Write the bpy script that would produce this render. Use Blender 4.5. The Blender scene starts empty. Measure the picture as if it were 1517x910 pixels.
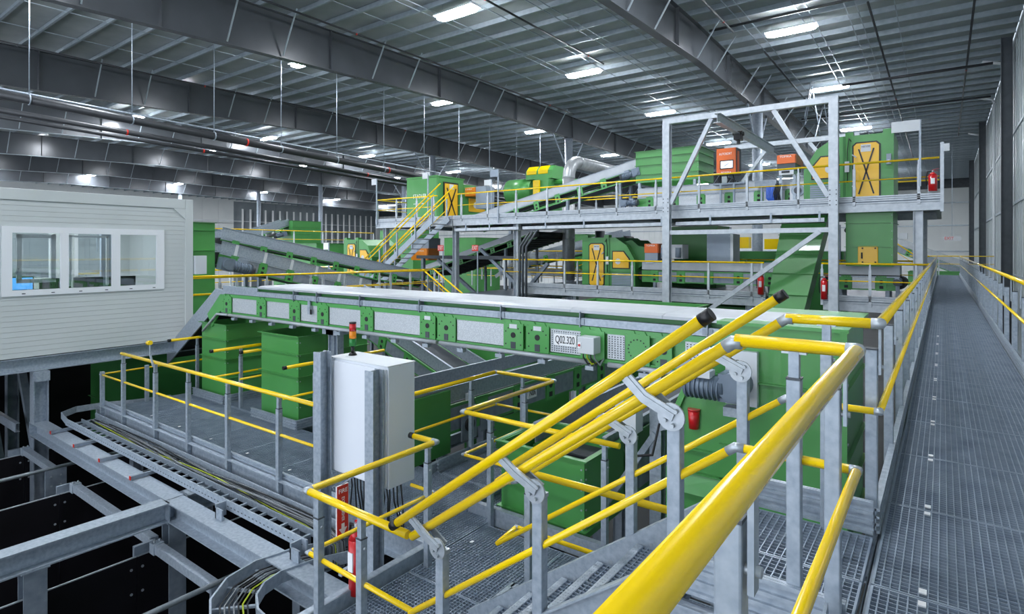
import bpy, bmesh, math, random
from mathutils import Vector as V, Matrix
random.seed(7)
SC = bpy.context.scene
COL = SC.collection
# ------------------------------------------------------------------ camera
FPX, VPX, HORIZON, EYE = 860.0, 1397.0, 370.0, 1.48
YAW = math.atan2(VPX - 758.5, FPX)
cam_d = bpy.data.cameras.new('camera')
cam = bpy.data.objects.new('camera', cam_d); COL.objects.link(cam)
cam_d.sensor_fit = 'HORIZONTAL'; cam_d.sensor_width = 36.0
cam_d.lens = 36.0 * FPX / 1517.0
cam_d.shift_y = -(455.0 - HORIZON) / 1517.0
cam_d.clip_start = 0.05; cam_d.clip_end = 400
cam.location = (0, 0, EYE)
cam.rotation_euler = (math.pi / 2, 0, YAW)
SC.camera = cam
# ------------------------------------------------------------------ world, exposure
W = bpy.data.worlds.new('world'); SC.world = W; W.use_nodes = True
W.node_tree.nodes['Background'].inputs[0].default_value = (0.80, 0.88, 1.0, 1)
W.node_tree.nodes['Background'].inputs[1].default_value = 1.7
SC.view_settings.view_transform = 'Standard'; SC.view_settings.look = 'None'
SC.view_settings.exposure = 0.75; SC.view_settings.gamma = 1.0
SC.view_settings.use_curve_mapping = False
LAMP_STRENGTH = 95.0
# ------------------------------------------------------------------ materials
def rgb(h):
    h = h.lstrip('#'); c = [int(h[i:i+2], 16) / 255 for i in (0, 2, 4)]
    return tuple((x / 12.92 if x <= .04045 else ((x + .055) / 1.055) ** 2.4) for x in c) + (1,)
MATS = {}
def mat(name, col, rough=.5, metal=0., col2=None, scale=4., detail=4., bump=0., kind='noise', spec=.5, coat=0.):
    m = bpy.data.materials.new(name); m.use_nodes = True; nt = m.node_tree; n = nt.nodes; l = nt.links
    b = n['Principled BSDF']; c = rgb(col) if isinstance(col, str) else col
    b.inputs['Base Color'].default_value = c; b.inputs['Roughness'].default_value = rough
    b.inputs['Metallic'].default_value = metal; b.inputs['Specular IOR Level'].default_value = spec
    b.inputs['Coat Weight'].default_value = coat
    if col2 is not None or bump:
        tc = n.new('ShaderNodeTexCoord')
        if kind == 'noise':
            t = n.new('ShaderNodeTexNoise'); t.inputs['Scale'].default_value = scale; t.inputs['Detail'].default_value = detail; out = t.outputs['Fac']
        else:
            t = n.new('ShaderNodeTexVoronoi'); t.inputs['Scale'].default_value = scale; out = t.outputs['Color']
        l.new(tc.outputs['Object'], t.inputs['Vector'])
        if col2 is not None:
            r = n.new('ShaderNodeValToRGB'); r.color_ramp.elements[0].position = .3; r.color_ramp.elements[1].position = .7
            r.color_ramp.elements[0].color = c; r.color_ramp.elements[1].color = rgb(col2) if isinstance(col2, str) else col2
            l.new(out, r.inputs['Fac']); l.new(r.outputs['Color'], b.inputs['Base Color'])
        if bump:
            bp = n.new('ShaderNodeBump'); bp.inputs['Strength'].default_value = bump; bp.inputs['Distance'].default_value = .01
            l.new(t.outputs['Fac'] if kind == 'noise' else t.outputs['Distance'], bp.inputs['Height']); l.new(bp.outputs['Normal'], b.inputs['Normal'])
    MATS[name] = m; return m
def emat(name, col, strength):
    m = bpy.data.materials.new(name); m.use_nodes = True; b = m.node_tree.nodes['Principled BSDF']
    c = rgb(col); b.inputs['Base Color'].default_value = c
    b.inputs['Emission Color'].default_value = c; b.inputs['Emission Strength'].default_value = strength
    MATS[name] = m
mat('galv', '#929eab', .42, .3, '#aeb8c2', 26, 6, .02)
mat('galv_dull', '#7d8894', .5, .3, '#949ea9', 9, 5, .02)
mat('grate', '#8a98a9', .42, .3, '#a0adbb', 6, 3)
mat('galv_bright', '#b4bcc4', .4, .25, '#cbd1d7', 7, 5, .01)
mat('alu', '#a9afb5', .42, .25, '#b9bec3', 3, 4)
mat('fitting', '#a4acb3', .36, .45, '#bac1c7', 20, 3)
mat('yellow', '#f8d208', .22, 0, '#f6cf07', 1, 2, coat=.4)
mat('green', '#489148', .36, 0, '#4f974f', 1.5, 3, coat=.15)
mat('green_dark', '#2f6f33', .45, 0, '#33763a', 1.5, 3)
mat('green_bright', '#4d9a4e', .38, 0, '#54a256', 1.5, 3, coat=.15)
mat('white_cab', '#dfe3ea', .42, 0, '#e4e8ee', 1, 2)
mat('cabin', '#c6cccb', .45, 0, '#d0d5d4', .8, 2)
mat('upvc', '#e9ecef', .3, 0, '#eef0f2', 1, 2)
mat('bunker', '#0e0d10', .5, 0, '#17151a', 1.2, 4, spec=.25)
mat('plastic_black', '#141416', .4)
mat('rubber', '#3c4146', .7, 0, '#484d52', 5, 5)
mat('rubber_dark', '#202327', .75, 0, '#2a2d31', 5, 5)
mat('orange', '#e0661f', .4, 0, '#e46d28', 2, 2)
mat('orange_bright', '#f08818', .4, 0, '#ee8e22', 2, 2)
mat('red', '#c2151b', .3, 0, '#cb1d22', 3, 2, coat=.3)
mat('amber', '#e88a10', .3); mat('lens_green', '#1d7a33', .3)
mat('motor', '#6a7888', .42, .2, '#76849450'[:7], 6, 3)
mat('duct', '#a9adb0', .4, .55, '#c3c6c8', 5, 3, .04)
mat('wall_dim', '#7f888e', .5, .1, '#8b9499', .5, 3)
mat('beam_paint', '#52565b', .26, .1, '#5c6065', .6, 5)
mat('roof_deck', '#949b9b', .55, .1, '#a9afae', .9, 4, .05)
mat('purlin', '#a3afb8', .38, .4, '#b5c0c8', 4, 4)
mat('wall_white', '#e4e8e7', .55, 0, '#ebeeed', .5, 3)
mat('wall_grey', '#a9b3b7', .42, .1, '#b5bec1', .4, 4)
mat('dark_steel', '#41474d', .5, .2, '#4d5359', 3, 3)
mat('pipe_dark', '#3a3c3f', .35, .3, '#45474a', 2, 3)
mat('concrete', '#313335', .8, 0, '#3c3e3f', .6, 6)
mat('grey_box', '#8a96a5', .45, .1, '#93a0ae', 2, 2)
mat('light_grey', '#cdd2d6', .45, 0, '#d6dade', 2, 2)
mat('mesh_guard', '#b6bcc2', .4, .3, '#d2d7db', 150, 2, .12, 'voronoi')
mat('ink', '#1b1d20', .6); mat('white', '#f2f3f4', .5); mat('white_print', '#f4f4f2', .6)
mat('cable_black', '#1d1f22', .5); mat('cable_grey', '#7d8286', .5); mat('cable_earth', '#a8b820', .5); mat('cable_blue', '#2458b8', .4)
mat('floor_cab', '#55585c', .7); mat('sign_red', '#d6301f', .5); mat('door_gold', '#f1bd15', .33, 0, '#eeb812', 1.5, 3, coat=.2)
mat('oak', '#b27a48', .6)
emat('lamp', '#f3f8ff', LAMP_STRENGTH)
emat('screen', '#5aa2e8', .9)
emat('screen_white', '#dfe6ee', .8)
emat('fill_glow', '#f4f6f8', 12.0)  # glow of the fill panel added inside the cabin
g = bpy.data.materials.new('glass'); g.use_nodes = True; nt = g.node_tree; nt.nodes.clear()
o = nt.nodes.new('ShaderNodeOutputMaterial'); mx = nt.nodes.new('ShaderNodeMixShader'); tr = nt.nodes.new('ShaderNodeBsdfTransparent'); gl = nt.nodes.new('ShaderNodeBsdfGlossy')
fr = nt.nodes.new('ShaderNodeFresnel'); fr.inputs['IOR'].default_value = 1.5
mxx = nt.nodes.new('ShaderNodeMath'); mxx.operation = 'MULTIPLY_ADD'; mxx.inputs[1].default_value = 1.7; mxx.inputs[2].default_value = .10
tr.inputs['Color'].default_value = (.88, .93, .94, 1); gl.inputs['Roughness'].default_value = .02
nt.links.new(fr.outputs[0], mxx.inputs[0]); nt.links.new(mxx.outputs[0], mx.inputs[0]); nt.links.new(tr.outputs[0], mx.inputs[1]); nt.links.new(gl.outputs[0], mx.inputs[2]); nt.links.new(mx.outputs[0], o.inputs[0])
MATS['glass'] = g
# ------------------------------------------------------------------ mesh builder
def perp(a, up=V((0, 0, 1))):
    a = a.normalized()
    if abs(a.dot(up)) > .98: up = V((0, 1, 0))
    b = up.cross(a).normalized(); return b, a.cross(b).normalized()
class MB:
    def __init__(s): s.v = []; s.f = []; s.sm = []
    def add(s, vs, fs, smooth=False):
        k = len(s.v); s.v += [tuple(x) for x in vs]
        for f in fs: s.f.append(tuple(i + k for i in f)); s.sm.append(smooth)
        return s
    def box(s, x0, y0, z0, x1, y1, z1):
        if x0 > x1: x0, x1 = x1, x0
        if y0 > y1: y0, y1 = y1, y0
        if z0 > z1: z0, z1 = z1, z0
        return s.add([(x0,y0,z0),(x1,y0,z0),(x1,y1,z0),(x0,y1,z0),(x0,y0,z1),(x1,y0,z1),(x1,y1,z1),(x0,y1,z1)],
                     [(0,3,2,1),(4,5,6,7),(0,1,5,4),(1,2,6,5),(2,3,7,6),(3,0,4,7)])
    def bar(s, p0, p1, w, h, up=(0,0,1), ob=0., on=0.):
        p0 = V(p0); p1 = V(p1); b, n = perp(p1 - p0, V(up)); vs = []
        for p in (p0, p1):
            for i, j in ((-1,-1),(1,-1),(1,1),(-1,1)): vs.append(p + b * (i * w / 2 + ob) + n * (j * h / 2 + on))
        return s.add(vs, [(0,1,2,3),(7,6,5,4),(0,4,5,1),(1,5,6,2),(2,6,7,3),(3,7,4,0)])
    def tube(s, path, r, n=10, caps=True):
        path = [V(p) for p in path]; vs = []; m = len(path); fs = []
        d = [(path[i+1] - path[i]).normalized() for i in range(m - 1)]
        b, nn = perp(d[0])
        for i, p in enumerate(path):
            t = d[0] if i == 0 else d[-1] if i == m - 1 else (d[i-1] + d[i])
            if t.length < 1e-6: t = d[i-1]
            t = t.normalized()
            if i > 0:
                # carry the ring frame along, sheared on to the mitre plane
                dd = d[i-1]
                ring0 = [q for q in last]
                ring = []
                for q in ring0:
                    k = (p - q).dot(t) / max(dd.dot(t), .2); ring.append(q + dd * k)
            else:
                ring = [p + b * r * math.cos(2*math.pi*k/n) + nn * r * math.sin(2*math.pi*k/n) for k in range(n)]
            last = ring; vs += ring
        for i in range(m - 1):
            for k in range(n):
                a = i*n + k; c = i*n + (k+1) % n; fs.append((a, c, c + n, a + n))
        s.add(vs, fs, True)
        if caps:
            k0 = len(s.v) - len(vs)
            s.f.append(tuple(k0 + k for k in range(n - 1, -1, -1))); s.sm.append(False)
            s.f.append(tuple(k0 + (m-1)*n + k for k in range(n))); s.sm.append(False)
        return s
    def cyl(s, p0, p1, r, n=12, r1=None):
        if r1 is None: return s.tube([p0, p1], r, n)
        p0 = V(p0); p1 = V(p1); b, nn = perp(p1 - p0); vs = []
        for p, rr in ((p0, r), (p1, r1)): vs += [p + b*rr*math.cos(2*math.pi*k/n) + nn*rr*math.sin(2*math.pi*k/n) for k in range(n)]
        s.add(vs, [(k, (k+1) % n, n + (k+1) % n, n + k) for k in range(n)], True)
        k0 = len(s.v) - 2*n
        s.f += [tuple(k0 + k for k in range(n-1, -1, -1)), tuple(k0 + n + k for k in range(n))]; s.sm += [False, False]
        return s
    def prism(s, pts, ext):
        pts = [V(p) for p in pts]; e = V(ext); n = len(pts)
        return s.add(pts + [p + e for p in pts], [tuple(range(n-1, -1, -1)), tuple(range(n, 2*n))] + [(i, (i+1) % n, n + (i+1) % n, n + i) for i in range(n)])
    def ibeam(s, p0, p1, h, b, tf=.015, tw=.01, up=(0,0,1)):
        s.bar(p0, p1, b, tf, up, 0, h/2 - tf/2); s.bar(p0, p1, b, tf, up, 0, -h/2 + tf/2); return s.bar(p0, p1, tw, h - 2*tf, up)
    def chan(s, p0, p1, h, b, t=.012, up=(0,0,1), side=1):
        s.bar(p0, p1, t, h, up); s.bar(p0, p1, b, t, up, side*b/2, h/2 - t/2); return s.bar(p0, p1, b, t, up, side*b/2, -h/2 + t/2)
    def quad(s, *p): return s.add(p, [tuple(range(len(p)))])
    def mesh(s, name, org=(0,0,0), m=None):
        me = bpy.data.meshes.new(name); o = org
        me.from_pydata([(a - o[0], b - o[1], c - o[2]) for a, b, c in s.v], [], s.f)
        me.polygons.foreach_set('use_smooth', s.sm)
        if m: me.materials.append(MATS[m])
        me.update(); return me
    def part(s, name, m, parent, label=None, kind=None, bevel=0):
        w = wpos(parent)
        o = bpy.data.objects.new(name, s.mesh(name, w, m)); COL.objects.link(o); o.parent = parent
        if label: o['label'] = label
        if kind: o['kind'] = kind
        if bevel: bev(o, bevel)
        return o
    def thing(s, name, m, label, cat, org=None, group=None, bevel=0, kind=None):
        if org is None:
            xs, ys, zs = zip(*s.v); org = ((min(xs)+max(xs))/2, (min(ys)+max(ys))/2, min(zs))
        o = bpy.data.objects.new(name, s.mesh(name, org, m)); COL.objects.link(o); o.location = org; WP[o.name] = org
        tag(o, label, cat, group, kind)
        if bevel: bev(o, bevel)
        return o
    def struct(s, name, m, label=None, org=(0,0,0)):
        o = bpy.data.objects.new(name, s.mesh(name, org, m)); COL.objects.link(o); o.location = org; WP[o.name] = org; o['kind'] = 'structure'
        if label: o['label'] = label
        return o
WP = {}
def wpos(o):
    x = V((0,0,0))
    while o is not None: x += o.location; o = o.parent
    return tuple(x)
def bev(o, w):
    b = o.modifiers.new('bevel', 'BEVEL'); b.width = w; b.segments = 2; b.limit_method = 'ANGLE'
def tag(o, label, cat, group=None, kind=None):
    o['label'] = label; o['category'] = cat
    if group: o['group'] = group
    if kind: o['kind'] = kind
    return o
def T(name, label, cat, loc=(0,0,0), group=None):
    o = bpy.data.objects.new(name, None); COL.objects.link(o); o.location = loc; o.empty_display_size = .2
    return tag(o, label, cat, group)
def share(me, name, loc, parent, rot=None, scale=None):
    o = bpy.data.objects.new(name, me); COL.objects.link(o); o.parent = parent
    w = wpos(parent) if parent else (0,0,0)
    o.location = (loc[0]-w[0], loc[1]-w[1], loc[2]-w[2])
    if rot: o.rotation_euler = rot
    if scale: o.scale = scale
    return o
def text(txt, size, parent, loc, xdir, updir, m='ink', name='lettering', wid=None, depth=.002):
    c = bpy.data.curves.new(name, 'FONT'); c.body = txt; c.size = size; c.align_x = 'CENTER'; c.align_y = 'CENTER'; c.extrude = depth / 2
    t = bpy.data.objects.new('t', c); COL.objects.link(t)
    dg = bpy.context.evaluated_depsgraph_get(); me = bpy.data.meshes.new_from_object(t.evaluated_get(dg))
    bpy.data.objects.remove(t); bpy.data.curves.remove(c)
    if wid:
        xs = [v.co.x for v in me.vertices]; k = wid / max(max(xs) - min(xs), 1e-6)
        for v in me.vertices: v.co.x *= k
    me.materials.clear(); me.materials.append(MATS[m]); me.name = name
    x = V(xdir).normalized(); u = V(updir).normalized(); n = x.cross(u)
    me.transform(Matrix((x, u, n)).transposed().to_4x4())
    return share(me, name, loc, parent)
def ordinal(n): return ['first','second','third','fourth','fifth','sixth','seventh','eighth','ninth','tenth','eleventh','twelfth'][n]
# pixel column -> world x on a plane of constant y (used only to space repeated panels)
def XU(u, y):
    a = (u - 758.5) / FPX; c = math.cos(YAW); s_ = math.sin(YAW)
    return y * (c*a - s_) / (s_*a + c)
def PU(u, v, x=None, y=None, z=None):
    a = (u - 758.5) / FPX; b = -(v - HORIZON) / FPX; c = math.cos(YAW); s_ = math.sin(YAW)
    d = (c*a - s_, s_*a + c, b); k = x/d[0] if x is not None else y/d[1] if y is not None else (z-EYE)/d[2]
    return (d[0]*k, d[1]*k, EYE + d[2]*k)
# ================================================================== BUILDING SHELL
X0, X1, Y0, Y1, ZF = -112.0, 2.75, -16.0, 96.0, -6.0
RIDGE_Y, RIDGE_Z, EAVE_A, EAVE_B = 26.0, 11.95, 11.35, 10.9
def roof_z(y): return EAVE_A + (RIDGE_Z - EAVE_A) * (y - Y0) / (RIDGE_Y - Y0) if y < RIDGE_Y else RIDGE_Z + (EAVE_B - RIDGE_Z) * (y - RIDGE_Y) / (Y1 - RIDGE_Y)
MB().box(X0, Y0, ZF - .2, X1, Y1, ZF).struct('floor', 'concrete', 'dark concrete hall floor far below the walkways')
r = MB()
for ya, yb in ((Y0, RIDGE_Y), (RIDGE_Y, Y1)):
    za, zb = roof_z(ya), roof_z(yb)
    r.prism([(X0, ya, za), (X0, yb, zb), (X0, yb, zb + .12), (X0, ya, za + .12)], (X1 - X0, 0, 0))
ceiling = r.struct('ceiling', 'roof_deck', 'pale grey metal roof deck over the hall')
pm = MB()
pm.box(X0, -.006, -.26, X1 - .03, .006, 0).box(X0, -.006, -.012, X1 - .03, .07, 0).box(X0, -.09, -.26, X1 - .03, .006, -.245)
pme = pm.mesh('purlin', (0, 0, 0), 'purlin')
y = -6.5
while y < Y1 - 1:
    share(pme, 'purlin', (0, y, roof_z(y) - .005), ceiling); y += 1.5
def roofline(x, w, h, dz, m, name, y0=-6.5, y1=94):
    b = MB()
    for ya, yb in ((y0, RIDGE_Y), (RIDGE_Y, y1)): b.bar((x, ya, roof_z(ya) + dz), (x, yb, roof_z(yb) + dz), w, h)
    b.part(name, m, ceiling)
for k, x in enumerate((-1.6, -2.9, -3.3, -4.6, -5.0, -6.9, -7.3, -11.5, -13.2, -13.6, -15.4, -17.4, -17.8, -19.8, -25.5, -26.0, -29.5, -33.0, -39.5, -43.5, -48.0)):
    roofline(x, .035, .035, -.245, 'purlin', 'bridging_bar')
# right wall with its liner panels and columns
wr = MB().box(X1 + .05, Y0, ZF, X1 + .3, Y1, 12.2).struct('wall_right', 'wall_grey', 'grey metal clad side wall beside the long walkway')
pn = MB().box(-.05, 0, 0, 0, .985, 11.25 - ZF).box(-.075, .47, 0, -.05, .53, 11.25 - ZF).mesh('panel', (0,0,0), 'wall_grey')
for k in range(64): share(pn, 'panel', (X1 + .05, 2.0 + k * 1.0, ZF), wr)
for k in range(4): MB().box(X1 - .06, Y0, -3.2 + 3.4*k, X1 - .002, Y1, -3.08 + 3.4*k).part('girt', 'purlin', wr)
for k, yy in enumerate((15.0, 36.0, 57.0, 78.0)):
    c = MB().ibeam((2.42, yy, ZF), (2.42, yy, roof_z(yy) - .26), .42, .26, .02, .014, up=(1, 0, 0)).part('column', 'dark_steel', wr)
for k, yy in enumerate((37.9, 46.0, 58.6)):
    p = MB().cyl((2.5, yy, ZF), (2.5, yy, roof_z(yy) - 1.2), .07, 10).tube([(2.5, yy, roof_z(yy) - 1.2), (2.42, yy, roof_z(yy) - 1.0), (1.6, yy, roof_z(yy) - .75)], .07, 10).part('downpipe', 'light_grey', wr)
# far wall
wf = MB().box(X0, Y1, ZF, X1 + .3, Y1 + .3, 12.2).struct('wall_far', 'wall_white', 'white panelled end wall at the far end')
pf = MB().box(0, -.06, 0, 2.94, 0, 16.2).box(.9, -.1, 0, .98, -.06, 16.2).box(1.9, -.1, 0, 1.98, -.06, 16.2).mesh('panel', (0,0,0), 'wall_white')
for k in range(38): share(pf, 'panel', (X1 - 3*(k+1), Y1, ZF), wf)
for z in (-2.6, 1.2, 4.6, 7.6): MB().box(X0, Y1 - .25, z, X1, Y1 - .1, z + .14).part('girt', 'purlin', wf)
MB().box(X0, Y1 - .3, 9.6, X1, Y1 - .12, 10.85).part('eave_strip', 'dark_steel', wf)
# left wall: white cladding with open studs in front
wl = MB().box(X0 - .3, Y0, ZF, X0, Y1, 12.2).struct('wall_left', 'wall_white', 'white far side wall with steel studs')
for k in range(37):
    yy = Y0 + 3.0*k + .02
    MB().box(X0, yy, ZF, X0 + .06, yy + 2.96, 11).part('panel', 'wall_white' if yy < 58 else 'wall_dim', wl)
st = MB().box(0, 0, 0, .14, .34, 15.5).mesh('stud', (0,0,0), 'white')
for k in range(22): share(st, 'stud', (X0 + 1.2, 60 + k * 1.6, ZF), wl)
for z in (-1.0, 3.0, 7.0): MB().box(X0 + 1.05, Y0, z, X0 + 1.2, Y1, z + .12).part('girt', 'light_grey', wl)
# rafter beams
BX = [-9.0, -22.6, -36.4, -50.1, -63.9, -77.6, -91.3]
def beam_bot(y): return EYE + (7.45 + (y + 6) / 32 * 1.1 if y < RIDGE_Y else 8.55 - (y - RIDGE_Y) / 70 * .9)
side_words = ['nearest the right wall', 'next in from the one by the right wall', 'third from the right wall', 'fourth from the right wall', 'fifth from the right wall', 'sixth from the right wall', 'seventh from the right wall']
for k, x in enumerate(BX):
    t = T('roof_beam', 'deep grey painted steel roof beam, ' + side_words[k], 'beam', (x, RIDGE_Y, beam_bot(RIDGE_Y)), 'tapered roof beams')
    ys = [-9, 8, RIDGE_Y, 44, 62, 80, Y1 - .3]
    for (ya, yb) in zip(ys[:-1], ys[1:]):
        za, zb = beam_bot(ya), beam_bot(yb); ta, tb = roof_z(ya) - .25, roof_z(yb) - .25
        MB().prism([(x - .01, ya, za), (x - .01, yb, zb), (x - .01, yb, tb), (x - .01, ya, ta)], (.02, 0, 0)).part('web', 'beam_paint', t)
    for nm, f, dz in (('bottom_flange', beam_bot, 0), ('top_flange', lambda q: roof_z(q) - .27, -.03)):
        b = MB()
        for (ya, yb) in ((-9, RIDGE_Y), (RIDGE_Y, Y1 - .3)): b.bar((x, ya, f(ya) + dz), (x, yb, f(yb) + dz), .36, .03)
        b.part(nm, 'purlin' if (nm[0] == 'b' and k > 2) else 'beam_paint', t)
    yy = 2.0
    q = 0
    while yy < (80 if k < 3 else 66):
        zb, zt = beam_bot(yy), roof_z(yy) - .27
        if q % 3 == 0: MB().box(x - .16, yy - .008, zb, x + .16, yy + .008, zt).part('stiffener', 'beam_paint', t)
        else:
            s_ = MB(); s_.bar((x + .1, yy, zb + .1), (x + 1.1, yy + .0, roof_z(yy) - .3), .05, .05); s_.part('flange_brace', 'purlin', t)
        yy += 2.4; q += 1
# columns carrying the beams
for k, (x, yy, r_) in enumerate(((-9.0, 37.0, .30), (-22.6, 37.6, .30), (-36.4, 37.2, .28), (-50.1, 46.5, .26), (-63.9, 45.0, .26), (-77.6, 44.5, .26), (-91.3, 40.0, .26))):
    t = T('steel_column', 'round grey steel column under the roof beam ' + side_words[k], 'column', (x, yy, ZF), 'roof columns')
    zt = beam_bot(yy) - .02
    MB().cyl((x, yy, ZF), (x, yy, zt - .04), r_, 20).part('shaft', 'galv_dull', t)
    MB().box(x - .36, yy - .36, zt - .04, x + .36, yy + .36, zt).part('cap_plate', 'beam_paint', t)
    MB().box(x - .4, yy - .4, ZF, x + .4, yy + .4, ZF + .04).part('base_plate', 'beam_paint', t)
    if k < 4:
        b = MB()
        for s_ in (-1, 1): b.bar((x, yy + .1 * s_, zt - 2.6), (x, yy + 2.2 * s_, zt + .0), .08, .08)
        b.part('knee_brace', 'galv_dull', t)
# lamps
lx = [-5.45 - 10.55 * k for k in range(10)]; lx[3] = -40.4; ly = [-4.0, 6.9, 17.75, 28.25, 39.1, 52.3, 66.5, 80.0]
dif = MB(); n = 10
for i in range(n): pass
def capsule(b, L, w, z0, z1):
    pts = []; rr = w / 2
    for k in range(7): a = -math.pi/2 + math.pi*k/6; pts.append((L/2 - rr + rr*math.cos(a), rr*math.sin(a), z0))
    for k in range(7): a = math.pi/2 + math.pi*k/6; pts.append((-L/2 + rr + rr*math.cos(a), rr*math.sin(a), z0))
    return b.prism(pts, (0, 0, z1 - z0))
dif = capsule(MB(), 2.05, .56, -.09, 0).mesh('diffuser', (0,0,0), 'lamp')
hou = MB().box(-1.06, -.31, .0, 1.06, .31, .06).mesh('housing', (0,0,0), 'light_grey')
for i, x in enumerate(lx):
    for j, yy in enumerate(ly):
        if i >= 6 and j < 2: continue
        zz = roof_z(yy) - .62
        t = T('ceiling_light', 'white linear ceiling light, %s row from the right wall, %s from the camera end' % (ordinal(i), ordinal(j)), 'light', (x, yy, zz), 'linear ceiling lights')
        share(dif, 'diffuser', (x, yy, zz), t); share(hou, 'housing', (x, yy, zz), t)
        if i < 5:
            b = MB()
            for s_ in (-1, 1): b.cyl((x + .8*s_, yy, zz + .06), (x + .8*s_, yy, roof_z(yy)), .008, 6)
            b.part('suspension_rod', 'galv', t)
# sprinkler pipes under the roof
def pipe(label, pts, r, m='pipe_dark', name='sprinkler_pipe', hang=0, couplings=(), n=10, cat='pipe'):
    t = T(name, label, cat, pts[0])
    MB().tube(pts, r, n).part('pipe_run', m, t)
    a, b = V(pts[0]), V(pts[-1])
    for f in couplings:
        p = a.lerp(b, f); d = (b - a).normalized(); MB().cyl(p - d*.035, p + d*.035, r*1.12, 10).part('coupling', 'sign_red', t)
    if hang:
        for k in range(hang):
            p = a.lerp(b, (k + .5) / hang)
            MB().cyl((p.x, p.y, p.z + r), (p.x, p.y, roof_z(p.y)), .018, 6).part('hanger_rod', 'galv', t)
            MB().cyl((p.x, p.y - .02, p.z), (p.x, p.y + .02, p.z), r*1.18, 10).part('clamp', 'galv', t)
    return t
pipe('thick dark main pipe hung on rods left of the orange sorters', [(-27.0, 1.5, 7.2), (-27.0, 42, 5.55)], .17, hang=12, couplings=(.33, .55, .8))
pipe('thinner dark pipe running just below the main pipe', [(-27.7, 1.5, 6.75), (-27.7, 44, 5.2)], .11, couplings=(.2, .5))
pipe('thin dark pipe lowest of the bundle below the main pipe', [(-28.2, 1.5, 6.6), (-28.2, 44, 5.05)], .08, couplings=(.28,))
pipe('pale conduit running above the hung main pipe', [(-28.6, 1.5, 7.7), (-28.6, 30, 6.9)], .04, 'galv')
def roofpipe(label, x, ya, yb, dz=-.45, r=.045, hang=6):
    pipe(label, [(x, ya, roof_z(ya) + dz), (x, yb, min(roof_z(yb), roof_z(ya)) + dz)], r, couplings=(.4, .9))
roofpipe('dark sprinkler branch under the roof, left of the second light row', -14.4, 11, 27.5)
roofpipe('dark sprinkler branch on the camera side of the second beam', -21.2, 4, 36)
roofpipe('dark sprinkler branch beyond the second beam', -25.4, 3, 27)
roofpipe('dark sprinkler branch on the camera side of the third beam', -35.2, 4, 36)
roofpipe('dark sprinkler branch over the gantry frame', -2.9, 18, 25.0)
roofpipe('dark sprinkler branch ending above the big sorter', -2.4, 27, 70, -.6)
roofpipe('dark sprinkler branch near the right wall', .8, 17, 23)
roofpipe('dark sprinkler branch running along the right wall', 1.0, 26, 60, -.6)
roofpipe('dark sprinkler branch beside the first beam', -7.6, 12, 27)
roofpipe('dark sprinkler branch left of the first light row far down', -7.2, 31, 60)
pipe('cross main pipe under the roof near the first row of lights', [(-8.6, 26.8, roof_z(26.8) - .42), (1.6, 26.8, roof_z(26.8) - .42)], .06)
pipe('cross main pipe under the roof at the far downpipe', [(-4.6, 37.5, roof_z(37.5) - 1.0), (2.0, 37.5, roof_z(37.5) - 1.0)], .07)
pipe('cross pipe under the roof far down the hall', [(-8.0, 45, roof_z(45) - 1.0), (2.3, 45, roof_z(45) - 1.0)], .06)
# lattice bracing beside the first column
t = T('roof_bracing', 'thin crossed bracing bars beside the first beam above the sorters', 'bracing', (-6.2, 40, 6.6))
for ya, za, yb, zb in ((36.5, 8.6, 38.6, 11.3), (38.6, 11.3, 43.5, 7.0), (39.5, 8.2, 43.0, 11.2), (43.0, 11.2, 48.5, 6.5), (44.5, 8.0, 47.5, 11.0), (36.3, 8.9, 38.3, 11.5)):
    MB().cyl((-6.3, ya, za), (-6.3, yb, zb), .035, 8).part('bracing_bar', 'galv_dull', t)
# ================================================================== GRATING, GUARDS, STAIRS
GR = {}
def grating_mesh(w, l, p=.0345, coarse=False):
    k = (round(w, 3), round(l, 3), p)
    if k in GR: return GR[k]
    b = MB(); t = .0042
    ny = max(1, round(l / p)); nx = max(1, round(w / p))
    for i in range(1, ny): yy = l*i/ny; b.box(.005, yy - t/2, -.026, w - .005, yy + t/2, -.001)
    for i in range(1, nx): xx = w*i/nx; b.box(xx - .0026, .005, -.012, xx + .0026, l - .005, 0)
    for a in ((0, 0, w, .010), (0, l - .010, w, l), (0, 0, .010, l), (w - .010, 0, w, l)): b.box(a[0], a[1], -.032, a[2], a[3], .002)
    GR[k] = b.mesh('grating_panel', (0,0,0), 'grate'); return GR[k]
def grate_area(t, x0, y0, x1, y1, z, pw=1.0, pl=1.0, p=.0345):
    nx = max(1, round((x1-x0)/pw)); ny = max(1, round((y1-y0)/pl)); w = (x1-x0)/nx; l = (y1-y0)/ny
    me = grating_mesh(w - .006, l - .006, p)
    for i in range(nx):
        for j in range(ny): share(me, 'grating_panel', (x0 + i*w + .003, y0 + j*l + .003, z), t)
def offs(path, dz): return [(a, b, c + dz) for a, b, c in path]
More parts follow.
